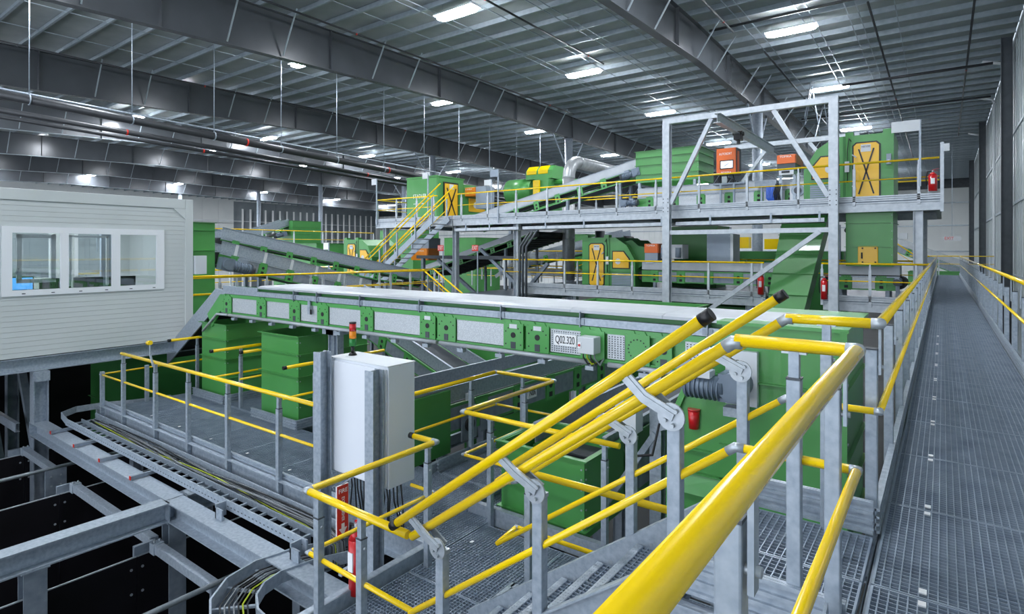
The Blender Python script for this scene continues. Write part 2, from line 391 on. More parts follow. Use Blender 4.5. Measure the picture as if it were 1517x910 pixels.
def guard(t, top, mid=.45, r=.027, rm=.018, posts=(), n=14, caps=(0, 0), down=.2, zdeck=None, elbow=True, midpath=None, cut=.16, ow=.056, detail=True, side=0):
    MB().tube(top, r, n).part('top_rail', 'yellow', t)
    mp = midpath if midpath is not None else offs(top, -mid)
    if mp: MB().tube(mp, rm, max(6, n - 4)).part('mid_rail', 'yellow', t)
    for pth, rr in ((top, r), (mp, rm)):
        if not elbow or not pth: continue
        for i in range(1, len(pth) - 1):
            a, b, c = V(pth[i-1]), V(pth[i]), V(pth[i+1])
            d0 = (a - b).normalized(); d1 = (c - b).normalized(); L = rr * 1.35
            MB().tube([b + d0*L, b, b + d1*L], rr*1.05, n).part('elbow', 'fitting', t)
    for e, k in ((caps[0], 0), (caps[1], -1)):
        if e:
            a = V(top[k]); b = V(top[1 if k == 0 else -2]); d = (a - b).normalized()
            MB().cyl(a - d*.045, a + d*.006, r*1.09, n).part('end_cap', 'plastic_black', t)
    for p in posts:
        x, y, zr = p[0], p[1], (p[2] if len(p) > 2 and p[2] is not None else top[0][2]); zd = (zdeck if zdeck is not None else zr - 1.1)
        dn = p[3] if len(p) > 3 else down
        if detail and len(p) > 4 or side:
            so = p[4] if len(p) > 4 else side; ot = zr - cut
            MB().box(x - ow/2, y - ow/2, zd - dn, x + ow/2, y + ow/2, ot).part('post', 'galv', t, bevel=.005)
            MB().box(x - ow/2 - .001, y - ow/2 - .001, ot, x + ow/2 + .001, y + ow/2 + .001, ot + .008).part('post_cap', 'dark_steel', t)
            xr = x + so; MB().box(xr - .006, y - .018, ot - .13, xr + .006, y + .018, zr - r*.8).part('side_bar', 'galv', t)
            MB().cyl((min(x, xr) , y, ot - .09), (max(x, xr) + .016, y, ot - .09), .011, 8).part('bolt', 'fitting', t)
        elif detail:
            ot = zr - cut
            MB().box(x - ow/2, y - ow/2, zd - dn, x + ow/2, y + ow/2, ot).part('post', 'galv', t, bevel=.005)
            MB().box(x - ow/2 - .001, y - ow/2 - .001, ot, x + ow/2 + .001, y + ow/2 + .001, ot + .008).part('post_cap', 'dark_steel', t)
            MB().box(x - ow*.36, y - ow*.36, ot + .008, x + ow*.36, y + ow*.36, zr - r*.8).part('inner_post', 'galv', t)
            MB().bar((x - .045, y, zr - r*.95), (x + .045, y, zr - r*.95), .03, .008).part('saddle', 'fitting', t)
            MB().cyl((x + ow/2, y - .0, ot - .06), (x + ow/2 + .012, y, ot - .06), .011, 8).part('bolt', 'fitting', t)
        else:
            MB().box(x - ow/2, y - ow/2, zd - dn, x + ow/2, y + ow/2, zr - cut).box(x - ow*.3, y - ow*.3, zr - cut, x + ow*.3, y + ow*.3, zr - r*.7).part('post', 'galv_bright', t)
def toe_mesh(p0, p1, h=.15, side=(0, 0)):
    b = MB(); p0 = V(p0); p1 = V(p1)
    b.bar(p0 + V((0,0,h/2)), p1 + V((0,0,h/2)), .006, h)
    for f in (.06, .36, .64, .94): b.bar(p0 + V((0,0,h*f)), p1 + V((0,0,h*f)), .036, h*.10)
    return b
# ---- the long walkway on the right
WL, WR = -.27, .745
wk = T('walkway', 'long grey grating walkway running straight down the right side', 'walkway', (.24, 20, 0))
me = grating_mesh(WR - WL - .03, 1.024)
for k in range(42):
    share(me, 'grating_panel', (WL + .015, -1.11 + 1.03*k, 0), wk)
clipm = MB().box(-.014, -.02, 0, .014, .02, .006).mesh('grating_clip', (0,0,0), 'white')
for k in range(1, 14):
    for s_ in (-.055, .055): share(clipm, 'grating_clip', (WL + .20, -1.11 + 1.03*k + s_, .002), wk)
for x, s_, ya in ((WL, -1, 3.55), (WR, 1, -1.2)):
    MB().chan((x + .005*s_, -1.2, -.13), (x + .005*s_, 42, -.13), .2, .06, .01, side=-s_*-1).part('side_channel', 'galv_dull', wk)
    toe_mesh((x + .012*s_, ya, .004), (x + .012*s_, 42, .004), .13).part('toe_board', 'galv', wk)
MB().box(-.30, 2.3 - 3.5, .004, -.262, 2.44, .134).part('toe_board', 'galv', wk)
for k in range(15): MB().ibeam((WL, -.6 + 3*k, -.33), (WR, -.6 + 3*k, -.33), .2, .1).part('cross_beam', 'galv_dull', wk)
for k in range(8):
    for x in (WL + .05, WR - .05): MB().ibeam((x, 4.4 + 6*k, ZF), (x, 4.4 + 6*k, -.43), .16, .16).part('leg', 'galv_dull', wk)
def ramp(a, b, step): n = max(1, round((b - a)/step)); return [a + (b-a)*i/n for i in range(n + 1)]
t = T('guard_rail', 'yellow tube guard rail along the far right edge of the walkway', 'railing', (WR, 20, 0))
guard(t, [(WR, -1.0, 1.1), (WR, 41.8, 1.1)], posts=[(WR + .045, y, 1.1, .3, -.038) for y in ramp(-.6, 41.4, 1.25)], ow=.06, cut=.2)
t = T('guard_rail', 'thick yellow foreground rail that bends left on to the stair landing', 'railing', (WL, 1, 0))
guard(t, [(-.26, -.6, 1.1), (-.26, 2.52, 1.1), (-.70, 2.52, 1.1)], mid=.45, posts=[(-.325, 1.14, 1.1, .32, .040), (-.325, 2.42, 1.1, .32, .040), (-.47, 2.50)], down=.32, cut=.13, ow=.052)
t = T('guard_rail', 'yellow rail on the left walkway edge, from the stair landing into the distance', 'railing', (WL, 20, 0))
guard(t, [(-.70, 3.5, 1.1), (-.26, 3.5, 1.1), (-.26, 41.8, 1.1)], posts=[(-.50, 3.5)] + [(-.305, y, 1.1, .3, .038) for y in ramp(3.62, 41.4, 1.22)], cut=.15)
t = T('guard_rail', 'yellow end rail closing the far end of the walkway', 'railing', (.24, 42, 0))
guard(t, [(-1.6, 42.2, 1.1), (2.3, 42.2, 1.1)], posts=[(-1.4, 42.2), (-.2, 42.2), (.9, 42.2), (2.1, 42.2)], detail=False, n=8)
# ---- stair landing
ld = T('stair_landing', 'small grating landing at the top of the stairs beside the walkway', 'landing', (-.53, 3.0, 0))
grate_area(ld, -1.0, 2.50, -.285, 3.50, 0, .72, .5)
for yy, s_ in ((2.47, -1), (3.54, 1)):
    MB().chan((-.99, yy, -.14), (-.29, yy, -.14), .2, .05, .01, side=-1).part('edge_channel', 'galv', ld)
    toe_mesh((-.95, yy, .0), (-.29, yy, .0), .17).part('toe_board', 'galv', ld)
MB().box(-1.02, 2.47, -.24, -1.005, 3.54, -.04).part('edge_channel', 'galv', ld)
MB().bar((-.335, 2.30, -.24), (-.335, 2.30, .16), .02, .1).bar((-.335, 1.9, .06), (-.335, 2.35, .16), .012, .12).part('corner_plate', 'galv', ld)
MB().ibeam((-.60, 2.47, -.34), (-.60, 3.54, -.34), .18, .1).part('cross_beam', 'galv_dull', ld)
for yy in (2.5, 3.5): MB().ibeam((-.66, yy, -1.4), (-.66, yy, -.43), .12, .12).part('leg', 'galv_dull', ld)
# ---- stair
SL = .718; NX = -1.0
def nz(x): return (x - NX) * SL
st = T('stair', 'galvanised grating stair going down left from the walkway landing', 'stairs', (-1.75, 3.0, -1.4))
trd = MB()
for i in range(7): xx = .245*i/7; trd.box(-xx - .0018, .0, -.03, -xx + .0018, .885, 0)
for j in range(26): yy = .885*j/25; trd.box(-.245, yy - .002, -.012, 0, yy + .002, .001)
for a in ((-.26, 0, -.24, .885), (-.004, 0, .0, .885)): trd.box(a[0], a[1], -.035, a[2], a[3], .003)
trd = trd.mesh('tread', (0,0,0), 'grate')
nos = MB().box(-.045, 0, -.045, 0, .885, .005)
for j in range(30):
    yy = .02 + .845*j/29
    for xx in (-.032, -.014): nos.box(xx - .004, yy - .004, .005, xx + .004, yy + .004, .007)
nos = nos.mesh('nosing', (0,0,0), 'galv')
for k in range(1, 7):
    x = NX - (1.4/7/SL)*(k - 1); o_ = share(trd, 'tread', (x, 2.56, -.2*k), st); share(nos, 'nosing', (x - .245, 2.56, -.2*k), o_)
for yy, s_ in ((2.535, 1), (3.465, -1)):
    MB().chan((NX + .04, yy, nz(NX + .04) - .105), (-2.92, yy, nz(-2.92) - .105), .3, .05, .01, side=s_*1).part('stringer', 'galv', st)
    for k in range(1, 7):
        x = NX - (1.4/7/SL)*(k - 1) - .13
        for q in (-.07, .07): MB().cyl((x + q, yy - .008, -.2*k + .02), (x + q, yy + .008, -.2*k + .02), .012, 8).part('bolt', 'fitting', st)
# ---- stair rails: lower tube joins the landing rail, upper tube is the capped grab rail
def stair_rail(label, ys, y1, low, up, posts, mid, zdeck=-1.4):
    t = T('stair_rail', label, 'railing', (-1.7, ys, -1.4))
    MB().tube(low, .027, 14).part('guard_tube', 'yellow', t)
    MB().tube(up, .027, 14).part('grab_rail', 'yellow', t)
    for p, q in ((up[0], up[1]), (up[-1], up[-2])):
        d = (V(p) - V(q)).normalized(); MB().cyl(V(p) - d*.05, V(p) + d*.008, .030, 14).part('end_cap', 'plastic_black', t)
    MB().tube(mid, .019, 10).part('mid_rail', 'yellow', t)
    for pth, rr in ((low, .0285), (mid, .020)):
        for i in range(len(pth)):
            b = V(pth[i]); L = .042
            if 0 < i < len(pth) - 1: MB().tube([b + (V(pth[i-1]) - b).normalized()*L, b, b + (V(pth[i+1]) - b).normalized()*L], rr, 12).part('elbow', 'fitting', t)
            elif i == 0: d = (V(pth[1]) - b).normalized(); MB().tube([b - V((-.035, 0, 0)), b, b + d*.042], rr, 12).part('elbow', 'fitting', t)
    for x, zt in posts:
        MB().box(x - .03, ys - .03, nz(x) - .26, x + .03, ys + .03, zt - .08).part('post', 'galv', t, bevel=.004)
        zl = low[0][2] + (low[1][2] - low[0][2])*(x - .10 - low[0][0])/(low[1][0] - low[0][0])
        zu = up[0][2] + (up[1][2] - up[0][2])*(x - .22 - up[0][0])/(up[1][0] - up[0][0])
        ya = ys - .038
        MB().cyl((x - .005, ya - .006, zt - .06), (x - .005, ya + .006, zt - .06), .062, 20).part('pivot_disc', 'fitting', t)
        MB().box(x - .033, ys - .033, zt - .10, x + .033, ys + .033, zt - .078).part('post_clamp', 'fitting', t)
        c3 = [V((x - .225, 0, zu - .018)), V((x - .130, 0, zt + .012)), V((x + .012, 0, zt - .052))]
        n0 = V((-(c3[1] - c3[0]).z, 0, (c3[1] - c3[0]).x)).normalized(); n2 = V((-(c3[2] - c3[1]).z, 0, (c3[2] - c3[1]).x)).normalized(); n1 = (n0 + n2).normalized()
        a = MB()
        for hw, y0_, th_ in ((.027, ya - .016, .012), (.010, ya - .022, .010)):
            L_ = [(c3[0] + n0*hw), (c3[1] + n1*hw*1.03), (c3[2] + n2*hw)]; R_ = [(c3[0] - n0*hw), (c3[1] - n1*hw*1.03), (c3[2] - n2*hw)]
            for q_ in range(2): a.prism([(w_.x, y0_, w_.z) for w_ in (L_[q_], L_[q_+1], R_[q_+1], R_[q_])], (0, th_, 0))
        a.part('rail_arm', 'fitting', t)
        MB().bar((x - .005, ys + .03, zt - .06), (x - .10, ys + .012, zl - .02), .04, .010, up=(0, 1, 0)).part('short_arm', 'fitting', t)
        for q, w in ((-.03, -.075), (.02, -.03), (.005, -.095)): MB().cyl((x + q, ys - .062, zt + w), (x + q, ys - .044, zt + w), .010, 8).part('bolt', 'fitting', t)
        MB().bar((x - .255, ys - .02, zu - .027), (x - .165, ys - .02, zu + .04), .03, .008).part('saddle', 'fitting', t)
stair_rail('near yellow stair rail with twin tubes and pivot brackets, closest to the camera', 2.52, 0,
           [(-.71, 2.52, 1.09), (-2.64, 2.52, -.297)], [(-.79, 2.47, 1.205), (-2.76, 2.47, -.245)],
           [(-.96, .80), (-1.69, .29), (-2.385, -.22)], [(-.70, 2.52, .65), (-2.66, 2.52, -.78)])
stair_rail('far yellow stair rail with twin tubes, beside the green chute', 3.5, 0,
           [(-.70, 3.5, 1.095), (-2.56, 3.5, -.24), (-2.74, 3.5, -.30)], [(-.70, 3.45, 1.235), (-2.60, 3.45, -.145)],
           [(-.93, .84), (-1.63, .34), (-2.36, -.2)], [(-.70, 3.5, .655), (-2.74, 3.5, -.77)])
# ================================================================== LOWER DECK z=-1.4
DZ = -1.4
dk = T('grating_deck', 'lower grey grating platform with the two green hoppers', 'platform', (-6, 4.5, DZ))
grate_area(dk, -12.2, 4.06, -3.86, 5.46, DZ, 1.04, 1.4, .034)
grate_area(dk, -3.84, 2.52, -1.02, 4.72, DZ, .94, 1.1, .034)
grate_area(dk, -5.2, 5.48, -4.26, 6.62, DZ, 1.0, 1.2, .034)
grate_area(dk, -10.75, 5.50, -9.62, 7.6, DZ, 1.2, 1.05, .034)
MB().chan((-12.3, 4.03, DZ - .07), (-3.9, 4.03, DZ - .07), .28, .07, .012, side=-1).part('edge_channel', 'galv', dk)
toe_mesh((-12.3, 4.05, DZ + .02), (-5.3, 4.05, DZ + .02), .12).part('toe_board', 'galv', dk)
MB().chan((-3.9, 2.49, DZ - .12), (-2.72, 2.49, DZ - .12), .22, .07, .012, side=1).part('edge_channel', 'galv', dk)
MB().chan((-3.87, 2.45, DZ - .02), (-3.87, 4.0, DZ - .02), .26, .07, .012, side=1).part('edge_channel', 'galv', dk)
MB().chan((-4.23, 4.85, DZ + .03), (-1.0, 4.85, DZ + .03), .18, .06, .01, side=1).part('edge_channel', 'galv', dk)
toe_mesh((-5.24, 5.45, DZ), (-5.24, 6.65, DZ), .16).part('toe_board', 'galv', dk)
MB().chan((-5.28, 5.3, DZ - .02), (-5.28, 6.7, DZ - .02), .26, .06, .01, side=1).part('edge_channel', 'galv', dk)
toe_mesh((-2.74, 3.78, DZ), (-1.1, 3.78, DZ), .14).part('toe_board', 'galv', dk)
toe_mesh((-4.22, 4.82, DZ), (-4.22, 6.65, DZ), .14).part('toe_board', 'galv', dk)
MB().box(-2.80, 3.74, DZ, -2.62, 3.80, DZ + .17).box(-2.82, 3.55, DZ, -2.78, 3.80, DZ + .17).part('corner_plate', 'galv', dk)
for x in (-11.5, -9.0, -6.5, -4.2, -2.4): MB().ibeam((x, 4.05, DZ - .26), (x, 8.2, DZ - .26), .2, .12).part('cross_beam', 'galv_dull', dk)
for x in (-11.5, -9.0, -6.5, -4.2, -2.4):
    for yy in (4.3, 7.9): MB().ibeam((x, yy, ZF), (x, yy, DZ - .36), .16, .16).part('leg', 'galv_dull', dk)
for k in range(8):
    x = -11.0 + 1.04*k
    share(clipm, 'grating_clip', (x, 4.35, DZ + .003), dk)
for x, yy in ((-3.3, 2.75), (-3.0, 2.75), (-3.3, 3.1), (-2.9, 3.3), (-3.4, 3.6)): share(clipm, 'grating_clip', (x, yy, DZ + .003), dk)
# rails on the lower deck
t = T('guard_rail', 'yellow rail along the front edge of the lower platform, left of the white cabinet', 'railing', (-8, 4, DZ))
guard(t, [(-11.3, 4.0, -.3), (-5.35, 4.0, -.3)], midpath=[(-12.25, 5.2, -.78), (-12.25, 4.0, -.78), (-5.35, 4.0, -.78)],
      posts=[(x, 3.99, -.3, .18) for x in (-11.2, -9.95, -8.85, -7.72, -6.5)], ow=.06)
MB().box(-12.2, 3.97, DZ - .15, -12.14, 4.03, -.72).part('post', 'galv', t); MB().box(-12.2, 4.7, DZ - .15, -12.14, 4.76, -.72).part('post', 'galv', t)
MB().bar((-9.95, 3.96, -.36), (-10.02, 3.94, -.16), .03, .012).bar((-10.02, 3.94, -.16), (-10.02, 3.94, .02), .03, .012).part('lamp_bracket', 'galv', t)
MB().cyl((-10.0, 3.9, .02), (-9.9, 3.9, .03), .035, 10).part('bracket_knob', 'yellow', t)
t = T('guard_rail', 'yellow corner rail at the stair foot, in front of the white cabinet', 'railing', (-3.5, 2.8, DZ))
guard(t, [(-2.68, 2.52, -.3), (-3.77, 2.54, -.3), (-3.77, 3.89, -.3), (-4.10, 3.89, -.3)], midpath=[(-2.66, 2.54, -.78), (-3.80, 2.57, -.78), (-3.80, 3.9, -.78), (-4.1, 3.9, -.78)],
      posts=[(-3.64, 2.55, -.3), (-3.15, 2.54, -.3), (-3.78, 3.80, -.3)], caps=(0, 1), cut=.17)
t = T('guard_rail', 'yellow U shaped rail around the narrow dead end platform behind the cabinet', 'railing', (-4.7, 5.8, DZ))
guard(t, [(-5.23, 4.4, -.3), (-5.23, 6.65, -.3), (-4.23, 6.65, -.3), (-4.23, 4.80, -.3), (-2.35, 4.80, -.3)],
      posts=[(-5.23, 4.75, -.3), (-5.23, 6.1, -.3), (-4.75, 6.65, -.3), (-4.25, 6.0, -.3), (-3.85, 4.80, -.3), (-2.5, 4.8, -.3)], mid=.47)
t = T('guard_rail', 'short yellow rail under the far side of the stair', 'railing', (-2, 3.8, DZ))
guard(t, [(-2.74, 3.5, -.3), (-2.78, 3.80, -.3), (-1.35, 3.82, -.3)], posts=[(-2.64, 3.78, -.3), (-1.45, 3.82, -.3)], mid=.47)
for i, (x, ya, lab) in enumerate(((-12.15, 5.1, 'short black capped yellow rail left of the leftmost green hopper'), (-10.28, 5.0, 'short black capped yellow rail right of the leftmost green hopper'),
                      (-9.75, 5.25, 'short black capped yellow rail left of the right hand green hopper'), (-7.95, 4.95, 'short black capped yellow rail right of the right hand green hopper'))):
    t = T('guard_rail', lab, 'railing', (x, 6, DZ))
    guard(t, [(x, ya, -.3), (x, 6.9, -.3)], posts=[(x, ya + .55, -.3), (x, 6.5, -.3)], caps=(1, 0), mid=.46)
# ---- hoppers standing on the deck
def hopper(name, label, x0, y0, x1, y1, z0, z1, m='green', ribs=(.3, .55, .8), flare=0, kick=True, rim=.05, m2=None, cat='hopper'):
    t = T(name, label, cat, ((x0+x1)/2, (y0+y1)/2, z0)); th = .02
    for nm, a in (('front_panel', (x0, y0, x1, y0 + th)), ('back_panel', (x0, y1 - th, x1, y1)), ('side_panel', (x0, y0 + th, x0 + th, y1 - th)), ('side_panel', (x1 - th, y0 + th, x1, y1 - th))):
        MB().box(a[0], a[1], z0, a[2], a[3], z1).part(nm, m, t)
    for f in ribs:
        z = z0 + (z1 - z0)*f
        b = MB(); e = .04
        b.box(x0 - e, y0 - e, z - .006, x1 + e, y0, z + .006).box(x0 - e, y1, z - .006, x1 + e, y1 + e, z + .006).box(x0 - e, y0, z - .006, x0, y1, z + .006).box(x1, y0, z - .006, x1 + e, y1, z + .006)
        b.part('flange', m, t)
    b = MB()
    b.box(x0 - rim, y0 - rim, z1 - .006, x1 + rim, y0, z1 + .006).box(x0 - rim, y1, z1 - .006, x1 + rim, y1 + rim, z1 + .006).box(x0 - rim, y0, z1 - .006, x0, y1, z1 + .006).box(x1, y0, z1 - .006, x1 + rim, y1, z1 + .006)
    b.part('rim', m, t)
    for k in range(7):
        z = z0 + .1 + (z1 - z0 - .2)*k/6
        MB().cyl((x1, y0 + .03, z), (x1 + .008, y0 + .03, z), .01, 6).cyl((x1 - .03, y0 - .008, z), (x1 - .03, y0, z), .01, 6).part('bolt', 'fitting', t)
    if kick:
        for a, b_ in (((x0 - .12, y0 - .12), (x1 + .12, y0 - .12)), ((x1 + .12, y0 - .12), (x1 + .12, y1))):
            toe_mesh((a[0], a[1], z0), (b_[0], b_[1], z0), .15).part('toe_board', 'galv', t)
    return t
hopper('green_hopper', 'leftmost tall open green hopper on the lower platform, next to the white cabin', -11.84, 5.60, -10.9, 7.0, DZ, .05)
hopper('green_hopper', 'tall open green hopper on the lower platform, left of the white cabinet', -9.50, 5.50, -8.40, 6.9, DZ, .06)
hopper('green_hopper', 'low open green hopper beyond the stair foot, at the end of the dark belt', -3.87, 5.02, -2.84, 5.9, DZ, -.60, ribs=(.12,), kick=False)
# ---- electrical cabinet on two steel posts
t = T('control_cabinet', 'tall white electrical cabinet held between two galvanised posts', 'cabinet', (-4.7, 3.85, -.82))
MB().box(-5.12, 3.72, -.80, -4.22, 4.06, .36).part('body', 'white_cab', t, bevel=.006)
MB().box(-5.10, 3.700, -.78, -4.24, 3.72, .34).part('door', 'white_cab', t, bevel=.004)
MB().box(-5.12, 3.71, .36, -4.22, 4.07, .372).part('lid', 'light_grey', t)
MB().bar((-4.72, 3.95, .36), (-4.22, 3.86, .36), .03, .02).part('cable_trough', 'light_grey', t)
for k in range(16):
    x = -5.05 + .055*k; MB().tube([(x, 3.88, -.80), (x + random.uniform(-.02,.02), 3.9, -1.0), (x + random.uniform(-.12,.12), 3.95, -1.35)], .008, 5).part('cable', 'cable_black', t)
for lab, x, zt in (('left', -5.08, .44), ('right', -4.28, .35)):
    t = T('cabinet_post', 'galvanised steel post on the %s of the white cabinet' % lab, 'post', (x, 3.6, -1.7))
    MB().ibeam((x, 3.6, -1.75), (x, 3.6, zt), .13, .12, .012, .01, up=(0, 1, 0)).part('profile', 'galv', t)
    MB().box(x - .1, 3.5, -1.77, x + .1, 3.7, -1.75).part('base_plate', 'galv', t)
t = T('signal_tower', 'red amber green stack light on top of the white cabinet', 'signal light', (-4.92, 3.85, .372))
x, y = -4.98, 3.9
MB().cyl((x, y, .372), (x, y, .40), .045, 14, .03).part('base', 'plastic_black', t)
MB().cyl((x, y, .40), (x, y, .47), .02, 10).part('stem', 'plastic_black', t)
for k, (m, h) in enumerate((('lens_green', .075), ('amber', .075), ('red', .075))): MB().cyl((x, y, 0.47 + .078*k), (x, y, 0.47 + .078*k + h), .036, 16).part('lens', m, t, ('green', 'amber', 'red')[k] + ' lens')
MB().cyl((x, y, .704), (x, y, .72), .037, 16).part('cap', 'plastic_black', t)
# ---- fire extinguisher with its sign at the stair foot
def extinguisher(label, x, y, z, h=.5, r=.075, name='fire_extinguisher'):
    t = T(name, label, 'extinguisher', (x, y, z))
    MB().cyl((x, y, z), (x, y, z + h*.86), r, 16).cyl((x, y, z + h*.86), (x, y, z + h), r, 16, r*.4).part('cylinder', 'red', t)
    MB().cyl((x, y, z + h), (x, y, z + h*1.1), r*.3, 10).part('neck', 'fitting', t)
    MB().bar((x - r*.2, y, z + h*1.13), (x + r*1.3, y, z + h*1.2), .02, .014).bar((x - r*.2, y, z + h*1.09), (x + r*1.2, y, z + h*1.08), .02, .012).part('lever', 'red', t)
    MB().tube([(x, y, z + h*1.06), (x - r*1.2, y, z + h*1.05), (x - r*1.5, y, z + h*.7), (x - r*1.3, y, z + h*.3)], r*.16, 6).part('hose', 'plastic_black', t)
    MB().box(x - r*.45, y - r*1.03, z + h*.38, x + r*.45, y - r*.8, z + h*.68).part('label_band', 'white', t)
    return t
extinguisher('red fire extinguisher hanging below the cabinet at the stair foot rail', -3.87, 3.07, -1.34, .52, .065)
MB().box(-3.99, 2.98, -1.2, -3.95, 3.14, -1.16).box(-3.99, 3.12, -1.7, -3.96, 3.15, -.95).thing('extinguisher_bracket', 'galv', 'small galvanised bracket behind the extinguisher at the stair foot', 'bracket')
t = T('fire_sign', 'red and white fire extinguisher sign with arrow hung under the corner rail', 'sign', (-3.99, 3.05, -.9))
MB().box(-4.03, 2.985, -.93, -4.02, 3.105, -.48).part('plate', 'white', t)
MB().box(-4.02, 2.99, -.925, -4.017, 3.10, -.485).part('red_field', 'sign_red', t)
text('FIRE', .05, t, (-4.014, 3.045, -.53), (0, 1, 0), (0, 0, 1), 'white_print')
text('EXTINGUISHER', .04, t, (-4.014, 3.045, -.68), (0, 0, -1), (0, 1, 0), 'white_print', wid=.2)
MB().prism([(-4.016, 3.045, -.90), (-4.016, 3.085, -.84), (-4.016, 3.06, -.84), (-4.016, 3.06, -.80), (-4.016, 3.03, -.80), (-4.016, 3.03, -.84), (-4.016, 3.005, -.84)], (.003, 0, 0)).part('arrow', 'white_print', t)
MB().cyl((-4.025, 3.045, -.48), (-3.80, 3.045, -.32), .006, 6).part('hanger', 'galv', t)
# ================================================================== CABLE TRAYS, BUNKERS, CABIN
t = T('cable_tray', 'long ladder cable tray full of cables along the lower platform edge', 'cable tray', (-9, 3.7, -1.55))
A = []
arc = [(-12.2, 3.48), (-12.75, 3.56), (-13.0, 3.85), (-12.95, 4.25), (-12.7, 4.7), (-12.5, 5.3)]
MB().box(-12.2, 3.46, -1.56, -5.15, 3.48, -1.45).part('side_rail', 'galv', t)
MB().box(-12.2, 3.90, -1.56, -5.05, 3.92, -1.45).part('side_rail', 'galv', t)
MB().box(-12.1, 3.66, -1.55, -5.2, 3.675, -1.48).part('divider', 'galv', t)
b = MB()
for (xa, ya), (xb, yb) in zip(arc[:-1], arc[1:]): b.bar((xa, ya, -1.505), (xb, yb, -1.505), .02, .11)
b.part('side_rail', 'galv', t)
b = MB()
for (xa, ya), (xb, yb) in zip([(-12.2, 3.92), (-12.45, 4.0), (-12.52, 4.25), (-12.4, 4.7)][:-1], [(-12.45, 4.0), (-12.52, 4.25), (-12.4, 4.7)]): b.bar((xa, ya, -1.505), (xb, yb, -1.505), .02, .11)
b.part('side_rail', 'galv', t)
rm = MB().box(-.014, 0, -.012, .014, .42, .012).mesh('rung', (0,0,0), 'galv')
for k in range(33): share(rm, 'rung', (-12.1 + .21*k, 3.48, -1.54), t)
hs = MB()
for k in range(90): x = -12.1 + .077*k; hs.box(x, 3.4585, -1.52, x + .03, 3.46, -1.508)
hs.part('slot_row', 'dark_steel', t, kind='stuff')
for k in range(22):
    m = 'cable_earth' if k == 3 else 'cable_grey' if k % 3 else 'cable_black'
    y0 = 3.70 + .18*random.random(); z0 = -1.52 + .03*random.random(); pts = []
    xs = -12.0 + (7.5*random.random()**2 if k > 6 else .3*random.random()); q = random.random()*6
    while xs < -5.2: pts.append((xs, y0 + .035*math.sin(xs*1.3 + q), z0 + .01*math.sin(xs*2.1 + q))); xs += .35
    pts += [(-5.0, y0 - .05, -1.55), (-4.9, y0 - .1, -1.75)]
    MB().tube(pts, .0075, 5).part('cable', m, t)
for x in (-12.0, -10.9, -9.85, -8.75): MB().bar((x, 3.2, -1.585), (x, 3.9, -1.585), .04, .045).part('support_bar', 'galv_dull', t); MB().box(x - .022, 3.192, -1.61, x + .022, 3.2, -1.56).part('support_cap', 'sign_red', t)
t = T('cable_tray', 'curved cable tray sweeping under the lower platform corner', 'cable tray', (-5.2, 3, -1.7))
po = [(-5.02, 4.1), (-5.38, 3.5), (-5.47, 3.1), (-5.40, 2.78), (-5.18, 2.52), (-4.85, 2.36), (-4.3, 2.3)]
pi_ = [(-4.70, 4.1), (-5.02, 3.5), (-5.10, 3.15), (-5.05, 2.95), (-4.92, 2.80), (-4.72, 2.70), (-4.3, 2.66)]
for p_ in (po, pi_):
    b = MB()
    for (xa, ya), (xb, yb) in zip(p_[:-1], p_[1:]): b.bar((xa, ya, -1.66), (xb, yb, -1.66), .018, .12)
    b.part('side_rail', 'galv', t)
for k in range(len(po)): MB().bar((*po[k], -1.70), (*pi_[k], -1.70), .03, .02).part('rung', 'galv', t)
for k in range(7):
    f = .2 + .1*k; pts = [(o[0]*(1-f) + i[0]*f, o[1]*(1-f) + i[1]*f, -1.675) for o, i in zip(po, pi_)]
    MB().tube(pts, .008, 5).part('cable', ('cable_black', 'cable_grey', 'cable_earth')[2 if k == 5 else k % 2], t)
# steel beams over the bunkers
def steel_beam(label, p0, p1, h=.24, b=.22, m='galv', extra=None):
    t = T('steel_beam', label, 'beam', p0)
    MB().ibeam(p0, p1, h, b, .016, .011).part('profile', m, t)
    d = (V(p1) - V(p0)).normalized()
    for p in (p0, p1):
        q = V(p); MB().bar(q - d*.008, q + d*.008, b, h).part('end_plate', m, t)
    return t
BT = -1.62
steel_beam('galvanised floor beam under the cable tray, left piece below the cabin post', (-13.2, 3.32, BT - .12), (-7.72, 3.32, BT - .12))
tb = steel_beam('galvanised floor beam under the cable tray, right piece toward the stair foot', (-7.70, 3.30, BT - .12), (-3.95, 3.30, BT - .12))
MB().box(-6.75, 3.34, BT, -6.73, 3.46, BT + .16).box(-6.75, 3.34, BT, -6.60, 3.36, BT + .12).part('bracket', 'galv', tb)
MB().box(-5.25, 3.34, BT, -5.23, 3.46, BT + .16).box(-5.25, 3.34, BT, -5.1, 3.36, BT + .12).part('bracket', 'galv', tb)
steel_beam('galvanised cross beam over the black bunkers running toward the bottom left', (-7.70, 3.20, BT - .12), (-7.70, -4.0, BT - .12))
steel_beam('short galvanised cross beam from the floor beam back under the platform', (-7.75, 3.44, BT - .12), (-7.75, 8, BT - .12))
def bunker_wall(label, x, ztop, cuts, posts):
    t = T('bunker_wall', label, 'partition', (x, 2, ZF))
    for ya, yb in zip(cuts[:-1], cuts[1:]):
        p = MB().box(x - .01, ya + .004, ZF, x + .01, yb - .004, ztop).part('panel', 'bunker', t)
        MB().box(x - .011, ya + .004, ztop, x + .011, yb - .004, ztop + .012).part('edge_strip', 'alu', p)
        for s_ in (ya + .06, yb - .06):
            for z in (ztop - .13, ztop - .42): MB().cyl((x + .01, s_, z), (x + .018, s_, z), .016, 8).part('bolt', 'fitting', p)
    for yy in posts:
        MB().box(x - .06, yy - .12, ZF, x - .012, yy + .12, ztop + .12).part('post', 'galv_dull', t)
    return t
